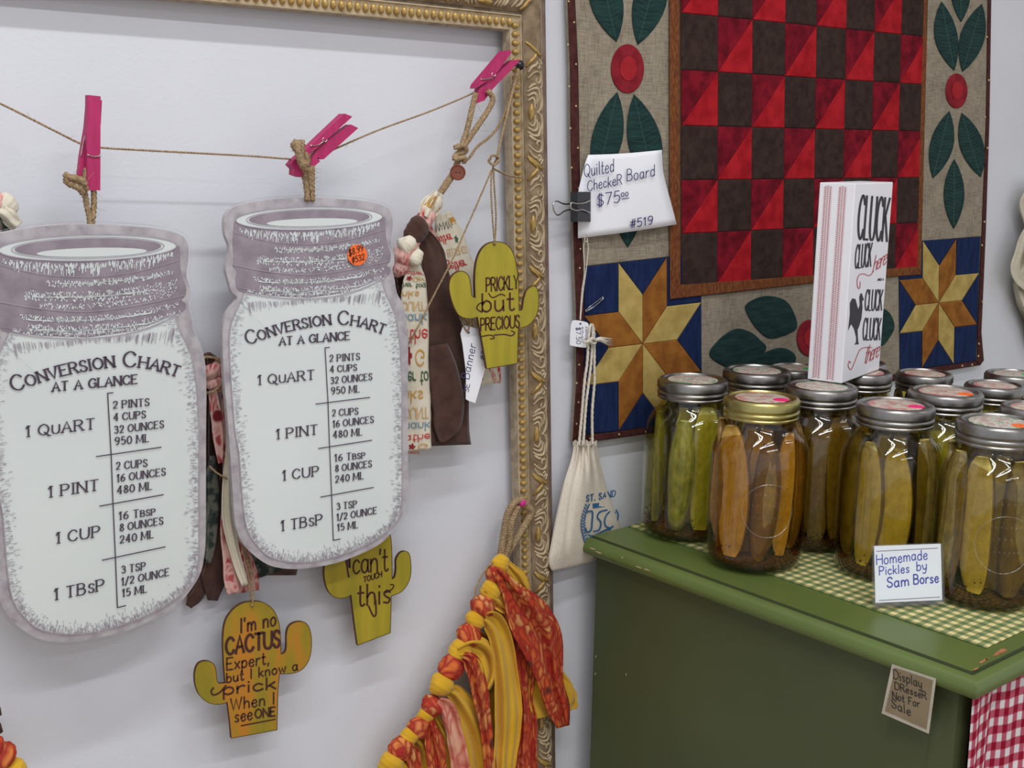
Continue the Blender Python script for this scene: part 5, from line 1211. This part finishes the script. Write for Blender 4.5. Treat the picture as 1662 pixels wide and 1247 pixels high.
def band_mesh(m):
    m_ = MB(); n = 120
    prof = [(.0415, .1745), (.0428, .1750), (.0430, .1768), (.0422, .1780), (.0424, .1790), (.0434, .1802), (.0436, .1822), (.0430, .1838), (.0418, .1846), (.0422, .1856), (.0424, .1864)]
    rings = [[(r*math.cos(2*math.pi*k/n), r*math.sin(2*math.pi*k/n), z) for k in range(n)] for r, z in prof]
    for r, z, kn_ in ((.0428, .1872, 1), (.0429, .1950, 1), (.0424, .1962, 0), (.0416, .1975, 0), (.0400, .1984, 0), (.0374, .1984, 0), (.0366, .1974, 0), (.0362, .1962, 0), (.0345, .1958, 0), (.0305, .1966, 0)):
        rings.append([((r+(.0007 if k % 2 and kn_ else 0))*math.cos(2*math.pi*k/n), (r+(.0007 if k % 2 and kn_ else 0))*math.sin(2*math.pi*k/n), z) for k in range(n)])
    m_.loft(rings, caps=False); return mesh_of(m_, 'screw_band', [m], True, 38)
def jar_meshes():
    d = {}
    m_ = MB(); m_.lathe(smoothprof(PB), 56); d['glass'] = mesh_of(m_, 'glass_body', [M['glass']])
    for k in ('green', 'amber', 'olive', 'dark'):
        m_ = MB(); P = [(.001, .004)]+[(max(.001, r-.0022), max(.004, z)) for r, z in PB[2:13]]+[(.0378, .171), (.001, .171)]; m_.lathe(P, 40); d['brine_'+k] = mesh_of(m_, 'brine', [M['brine_'+k]])
        for v in range(4): d['half_%s_%d' % (k, v)] = mesh_of(slabpickle(.153-.005*v, .0215-.0018*v, .0150, (.004, -.003, .005, -.002)[v], v), 'pickle_half', [M['flesh_'+k], M['skin_'+k]])
        for v in range(3): d['spear_%s_%d' % (k, v)] = mesh_of(wedge(.150-.006*v, .0170, (.003, -.004, .002)[v], v), 'pickle_spear', [M['flesh_'+k], M['skin_'+k]])
    for k, m in (('tin', M['tin']), ('brass', M['brass'])): d[k] = band_mesh(m)
    for k, m in (('lid', M['lid']), ('lid_pink', M['lid_pink'])):
        m_ = MB(); m_.lathe([(.0310, .1960), (.0306, .1970), (.0296, .1973), (.001, .1974)], 48); d[k] = mesh_of(m_, 'lid_disc', [m])
    m_ = MB(); rs = random.Random(3)
    P = [(.001, .0045), (.047, .0045), (.0510, .009), (.0530, .014)]; n = 40
    rings = [[(r*math.cos(2*math.pi*k/n), r*math.sin(2*math.pi*k/n), z+(.004*math.sin(k*.8)+.003*math.sin(k*1.9) if j == 3 else 0)) for k in range(n)] for j, (r, z) in enumerate(P)]
    rings.append([(.04*math.cos(2*math.pi*k/n), .04*math.sin(2*math.pi*k/n), .016+.003*math.sin(k*1.3)) for k in range(n)]); rings.append([(.001*math.cos(2*math.pi*k/n), .001*math.sin(2*math.pi*k/n), .015) for k in range(n)])
    m_.loft(rings, caps=False)
    for _ in range(150):
        a = rs.uniform(0, 6.28); z = .012+.022*rs.random()**2; r = .0535
        m_.ball((r*math.cos(a), r*math.sin(a), z), rs.uniform(.0006, .0016), n=5, m=3)
    d['sediment'] = mesh_of(m_, 'spice_sediment', [M['sediment']])
    m_ = MB()   # raised ring and bars moulded in the glass, facing -y
    def gl(a, z, o=0): r = .0578+o; return (r*math.sin(a), -r*math.cos(a), z)
    N = 48; m_.tube([gl(.52*math.cos(2*math.pi*i/N), .078+.031*math.sin(2*math.pi*i/N)) for i in range(N+1)], .00055, 5, caps=False)
    for z, w in ((.120, .34), (.095, .26), (.082, .32), (.068, .26)):
        for q in range(7):
            a = -w+2*w*q/6; m_.tube([gl(a-.02, z), gl(a, z+.003), gl(a+.02, z)], .0004, 4)
    d['emboss'] = mesh_of(m_, 'glass_embossing', [M['glass_emb']])
    for k, m in (('pink', 'st_pink'), ('orange', 'st_orange'), ('green', 'st_green')):
        m_ = MB(); m_.lathe([(.001, .0006), (.0088, .0006), (.0090, 0)], 20); d['dot_'+k] = mesh_of(m_, 'dot_sticker', [M[m]], False)
    return d
M['glass_emb'] = clear('embossed_glass', (.93, .95, .92), .22, .12, 1.5)
JM = jar_meshes()
JARS = [  # x, y, radial scale, height scale, brine, band, lid, sticker, spin, label
 (1.1400, -.0955, 1, 1, 'green', 'tin', 'lid', None, 2, 'jar of pale green pickles with a silver band, nearest the canvas bag'),
 (1.1205, -.2190, 1, 1, 'amber', 'brass', 'lid_pink', 'pink', 5, 'jar of amber pickles with the only brass coloured band, pink dot on lid'),
 (1.2150, -.3335, 1, 1, 'olive', 'tin', 'lid_pink', 'pink', 1, 'jar of pickle halves with a silver band and pink dot, behind the homemade pickles card'),
 (1.2275, -.4510, 1, 1, 'olive', 'tin', 'lid', 'orange', 3, 'frontmost jar of dark olive pickles at the right edge, nearest the dresser corner'),
 (1.2370, -.2160, 1, 1, 'dark', 'tin', 'lid', None, 4, 'jar of dark pickles under the near corner of the cluck box sign'),
 (1.2570, -.1010, 1, 1, 'green', 'tin', 'lid', None, 0, 'silver banded jar between the pale green pickle jar and the cluck box sign'),
 (1.3605, -.0850, .85, .95, 'green', 'tin', 'lid', 'green', 6, 'smaller green dotted jar behind the left edge of the cluck box'),
 (1.3330, -.3250, 1, 1, 'green', 'tin', 'lid_pink', 'orange', 7, 'jar with an orange dot on its lid, directly behind the pickle halves jar'),
 (1.3640, -.1880, .85, 1, 'olive', 'tin', 'lid_pink', None, 8, 'small jar under the right corner of the cluck box sign'),
 (1.4700, -.1110, .85, .95, 'olive', 'tin', 'lid', None, 9, 'small jar close to the wall, just right of the foot of the cluck box'),
 (1.4707, -.2120, .85, .95, 'olive', 'tin', 'lid_pink', None, 10, 'small jar below the right quilt star, third row back'),
 (1.4720, -.3115, .85, .95, 'green', 'tin', 'lid_pink', None, 11, 'small jar right of the quilt corner, behind the orange dotted lids'),
 (1.5700, -.2840, .85, .95, 'olive', 'tin', 'lid', 'green', 12, 'farthest small jar against the white wall at the right edge'),
 (1.4380, -.4050, .85, .95, 'green', 'tin', 'lid', 'green', 13, 'small jar with a green dot on its lid at the right edge, second row back'),
 (1.3330, -.4360, .85, 1, 'olive', 'tin', 'lid_pink', None, 14, 'small jar at the right edge, immediately behind the frontmost jar')]
ZJ = ZT+.0019
JOBJ = []
for ji, (x, y, sr, sh, br, bd, ld_, st, spin, lab) in enumerate(JARS):
    rs = random.Random(ji+40); t = thing('pickle_jar', (x, y, ZJ), lab, 'jar', 'jars of homemade pickles on the dresser'); JOBJ.append(t)
    sc_ = (sr, sr, sh); ang = math.atan2(CAM.y-y, CAM.x-x)   # side turned to the room's viewer
    child('glass_body', JM['glass'], t, scale=sc_); child('brine', JM['brine_'+br], t, scale=sc_)
    child('screw_band', JM[bd], t, rot=(0, 0, spin), scale=sc_); child('lid_disc', JM[ld_], t, rot=(0, 0, spin*1.3), scale=sc_)
    child('spice_sediment', JM['sediment'], t, rot=(0, 0, spin*.7), scale=sc_, kind='stuff')
    if ji in (1, 3): child('glass_embossing', JM['emboss'], t, rot=(0, 0, ang+math.pi/2+(.25 if ji == 1 else .3)), scale=sc_)
    if st:
        a = ang+rs.uniform(1.2, 1.9); child('dot_sticker', JM['dot_'+st], t, loc=(.019*sr*math.cos(a)-.004, .019*sr*math.sin(a)-.006, .1972*sh))
    n = 8
    for k in range(n):  # packed against the glass
        a = ang+2*math.pi*k/n+rs.uniform(-.12, .12)+.2*spin; v = rs.randrange(4); R = .0440*sr
        half = (k*3+ji) % 4 != 1
        key = 'half_%s_%d' % (br, v) if half else 'spear_%s_%d' % (br, v % 3)
        facing = rs.random() < .7; rz = a+math.pi/2 + (0 if facing else math.pi) + rs.uniform(-.3, .3); R = R if facing else .0395*sr
        child('pickle_half' if half else 'pickle_spear', JM[key], t, loc=(R*math.cos(a), R*math.sin(a), (.012+rs.uniform(0, .006))*sh), rot=(rs.uniform(-.035, .035), rs.uniform(-.05, .05), rz), scale=(sr, sr, sh))
    for k in range(4):
        a = ang+math.pi*k/2+.7; child('pickle_spear', JM['spear_%s_%d' % (br, k % 3)], t, loc=(.016*sr*math.cos(a), .016*sr*math.sin(a), .013), rot=(0, 0, a-math.pi/2), scale=(sr*1.15, sr*1.15, sh))

# ------------------------------------------------------------------ cluck box sign on the jars
ZB = ZJ+JH*.9925; b0, b1, b2 = onz(1306, 618, ZB), onz(1366, 623, ZB), onz(1427, 600, ZB)
ex = (b2-b1); wB = ex.length; ex.normalize(); ey = Vector((-ex.y, ex.x, 0)); dB = (b0-b1).length; HB = .2415
bx = thing('box_sign', b1+ex*wB/2+ey*dB/2, 'tall white box sign with cluck cluck lettering and a rooster, standing on the jar lids', 'box sign')
def BX(u, v, w): return b1+ex*wB*u+ey*dB*v+Vector((0, 0, HB*w))
mb = MB(); mb.add([BX(0, 0, 0), BX(1, 0, 0), BX(1, 1, 0), BX(0, 1, 0), BX(0, 0, 1), BX(1, 0, 1), BX(1, 1, 1), BX(0, 1, 1)], [(0, 3, 2, 1), (4, 5, 6, 7), (0, 1, 5, 4), (1, 2, 6, 5), (2, 3, 7, 6), (3, 0, 4, 7)])
bo = mb.build('box', M['boxwhite'], bx); md = bo.modifiers.new('bevel', 'BEVEL'); md.width = .0012; md.segments = 2
CB = crop(1280, 280, 3.465); FM = via(CB, onplane(b1, -ey)); U = (.075, -1)
mb = MB(); K = dict(o=.0004, up=U, sp=.16)
write(mb, FM, 'CLUCK', [(386, 372), (553, 388)], 243, 12, **K); write(mb, FM, 'CLUCK', [(372, 540), (462, 528)], 132, 7, **K)
write(mb, FM, 'CLUCK', [(428, 776), (523, 776)], 116, 7, **K); write(mb, FM, 'CLUCK', [(416, 942), (513, 942)], 122, 7, **K); write(mb, FM, 'AND A', [(500, 610), (534, 607)], 13, 2.6, **K)
RO = [(335, 890), (345, 800), (345, 735), (358, 708), (376, 712), (385, 745), (392, 770), (400, 745), (398, 700), (404, 682), (412, 678), (418, 700), (424, 715), (414, 725), (416, 760), (410, 820), (396, 868), (388, 885), (390, 930), (392, 955), (396, 966), (370, 968), (380, 955), (380, 925), (368, 878), (352, 852)]
flat(mb, RO, FM, .0004); mb.build('black_lettering', M['boxblack'], bo)
mb = MB(); write(mb, FM, 'here', [(472, 562), (548, 512)], 95, 4, o=.0004, up=(.2, -1), sp=.02); write(mb, FM, 'there', [(424, 1078), (505, 1035)], 100, 4, o=.0004, up=(.2, -1), sp=.02)
seg_ribbon(mb, FM, smoothpts([(478, 555), (455, 580), (420, 570), (395, 580), (385, 615), (392, 652), (402, 645), (402, 615)], 5), 4, .0004)
seg_ribbon(mb, FM, smoothpts([(470, 985), (430, 985), (400, 1000), (372, 1065), (352, 1108), (336, 1092), (340, 1062), (350, 1072)], 5), 4, .0004); mb.build('red_script', M['boxscript'], bo)
SD = lambda u, w, o=.0004: b1+ey*dB*(1-u)+Vector((0, 0, HB*w))-ex*o
mb = MB()
def sq(u, w, du, dw, sk=0): mb.quad(SD(u, w), SD(u+du, w+sk), SD(u+du, w+sk+dw), SD(u, w+dw))
for u0 in (.155, .565):
    for i in range(105):
        w = .012+i*.00925; 
        sq(u0, w, .05, .0045, .004); sq(u0+.065, w+.003, .055, .0038, .006); sq(u0+.14, w, .05, .0045, .004)
        if i % 1 == 0: sq(u0-.02, w, .008, .004); sq(u0+.205, w, .008, .004)
mb.build('ticking_stripes', M['boxred'], bo, kind='stuff')

# ------------------------------------------------------------------ acrylic card holder with handwritten card
h0, h1 = onz(1417, 990, ZJ), onz(1532, 985, ZJ); hx = (h1-h0); hw = hx.length; hx.normalize(); hy = Vector((-hx.y, hx.x, 0)); hh = .0655
HM0 = h0+Vector((0, 0, .004)); lean = .22
def HH(u, w, o): return h0+hx*hw*u+Vector((0, 0, .003+hh*w*math.cos(lean)))+hy*(hh*w*math.sin(lean))-hy*o
ch = thing('card_holder', h0+hx*hw/2, 'clear acrylic stand holding a white card handwritten Homemade Pickles in blue, before the jars', 'card holder')
mb = MB()
for o_, th in ((.0022, .0012), (-.0010, .0012)):
    mb.add([HH(0, 0, o_), HH(1, 0, o_), HH(1, 1, o_), HH(0, 1, o_), HH(0, 0, o_-th), HH(1, 0, o_-th), HH(1, 1, o_-th), HH(0, 1, o_-th)], [(0, 1, 2, 3), (7, 6, 5, 4), (0, 4, 5, 1), (1, 5, 6, 2), (2, 6, 7, 3), (3, 7, 4, 0)])
mb.build('clear_sleeve', M['acrylic'], ch)
mb = MB(); q = [(0, -.006), (0, .030)]
mb.add([h0-hy*.006, h0+hx*hw-hy*.006, h0+hx*hw+hy*.018, h0+hy*.018]+[p_+Vector((0, 0, .0025)) for p_ in (h0-hy*.006, h0+hx*hw-hy*.006, h0+hx*hw+hy*.018, h0+hy*.018)], [(0, 3, 2, 1), (4, 5, 6, 7), (0, 1, 5, 4), (1, 2, 6, 5), (2, 3, 7, 6), (3, 0, 4, 7)])
mb.build('foot', M['acrylic'], ch)
cdh = thing('handwritten_card', HH(.5, .5, 0), 'white card inside the clear stand, blue handwriting between two ruled lines', 'card')
mb = MB(); mb.add([HH(.03, .07, .0006), HH(.97, .07, .0006), HH(.97, .985, .0006), HH(.03, .985, .0006), HH(.03, .07, 0), HH(.97, .07, 0), HH(.97, .985, 0), HH(.03, .985, 0)], [(0, 1, 2, 3), (7, 6, 5, 4), (0, 4, 5, 1), (1, 5, 6, 2), (2, 6, 7, 3), (3, 7, 4, 0)]); cc = mb.build('card', M['paper'], cdh)
hm = lambda x, y, o=0: HH((x-170)/(545-170), (395-y)/(395-122)*.94+.04, .0007+o)
mb = MB(); K = dict(o=0, up=(0, -1), wob=.03)
write(mb, hm, 'Homemade', [(192, 208), (460, 190)], 46, 5.5, **K); write(mb, hm, 'Pickles', [(205, 258), (362, 250)], 40, 5.5, **K); write(mb, hm, 'by', [(402, 246), (455, 240)], 44, 5.5, **K); write(mb, hm, 'Sam', [(245, 318), (358, 310)], 46, 7, **K); write(mb, hm, 'Borse', [(385, 305), (516, 302)], 44, 7, **K); mb.build('blue_handwriting', M['blueink'], cc)
mb = MB(); seg_ribbon(mb, hm, [(192, 145), (518, 140)], 3, 0); seg_ribbon(mb, hm, [(200, 376), (522, 372)], 3, 0); mb.build('ruled_lines', M['ink'], cc)

# ------------------------------------------------------------------ not-for-sale note on the dresser side
C9 = crop(1360, 860, 3.22)
def DM(x, y, o=0.0): q = C9(x, y); return onx(q[0], q[1], 1.0220-o)
nt_ = thing('dresser_note', DM(370, 880), 'small tan handwritten note in a clear sleeve, taped to the dresser side below the top', 'note')
mb = MB(); P = [(282, 704), (512, 780), (474, 1067), (228, 960)]; slab(mb, P, DM, .0, -.0008)
M['sleeve'] = mat('frosted_sleeve_edge', (176, 168, 150), (190, 182, 164), 60, .3, coat=.4); mb.build('plastic_sleeve', M['sleeve'], nt_)
M['notepaper'] = mat('tan_note_paper', (128, 112, 84), (138, 122, 94), 30, .6, coat=.3)
mb = MB(); flat(mb, [(298, 722), (496, 788), (462, 1045), (246, 948)], DM, .0004); no = mb.build('note_paper', M['notepaper'], nt_)
mb = MB(); K = dict(o=.0007, up=(-.05, -1), wob=.04)
write(mb, DM, 'Display', [(292, 778), (438, 828)], 48, 4.6, **K); write(mb, DM, 'DResseR', [(298, 835), (462, 888)], 38, 4.6, **K); write(mb, DM, 'Not For', [(286, 884), (426, 930)], 38, 4.6, **K); write(mb, DM, 'Sale', [(282, 930), (380, 975)], 46, 4.6, **K); mb.build('note_writing', M['blackink'], no)
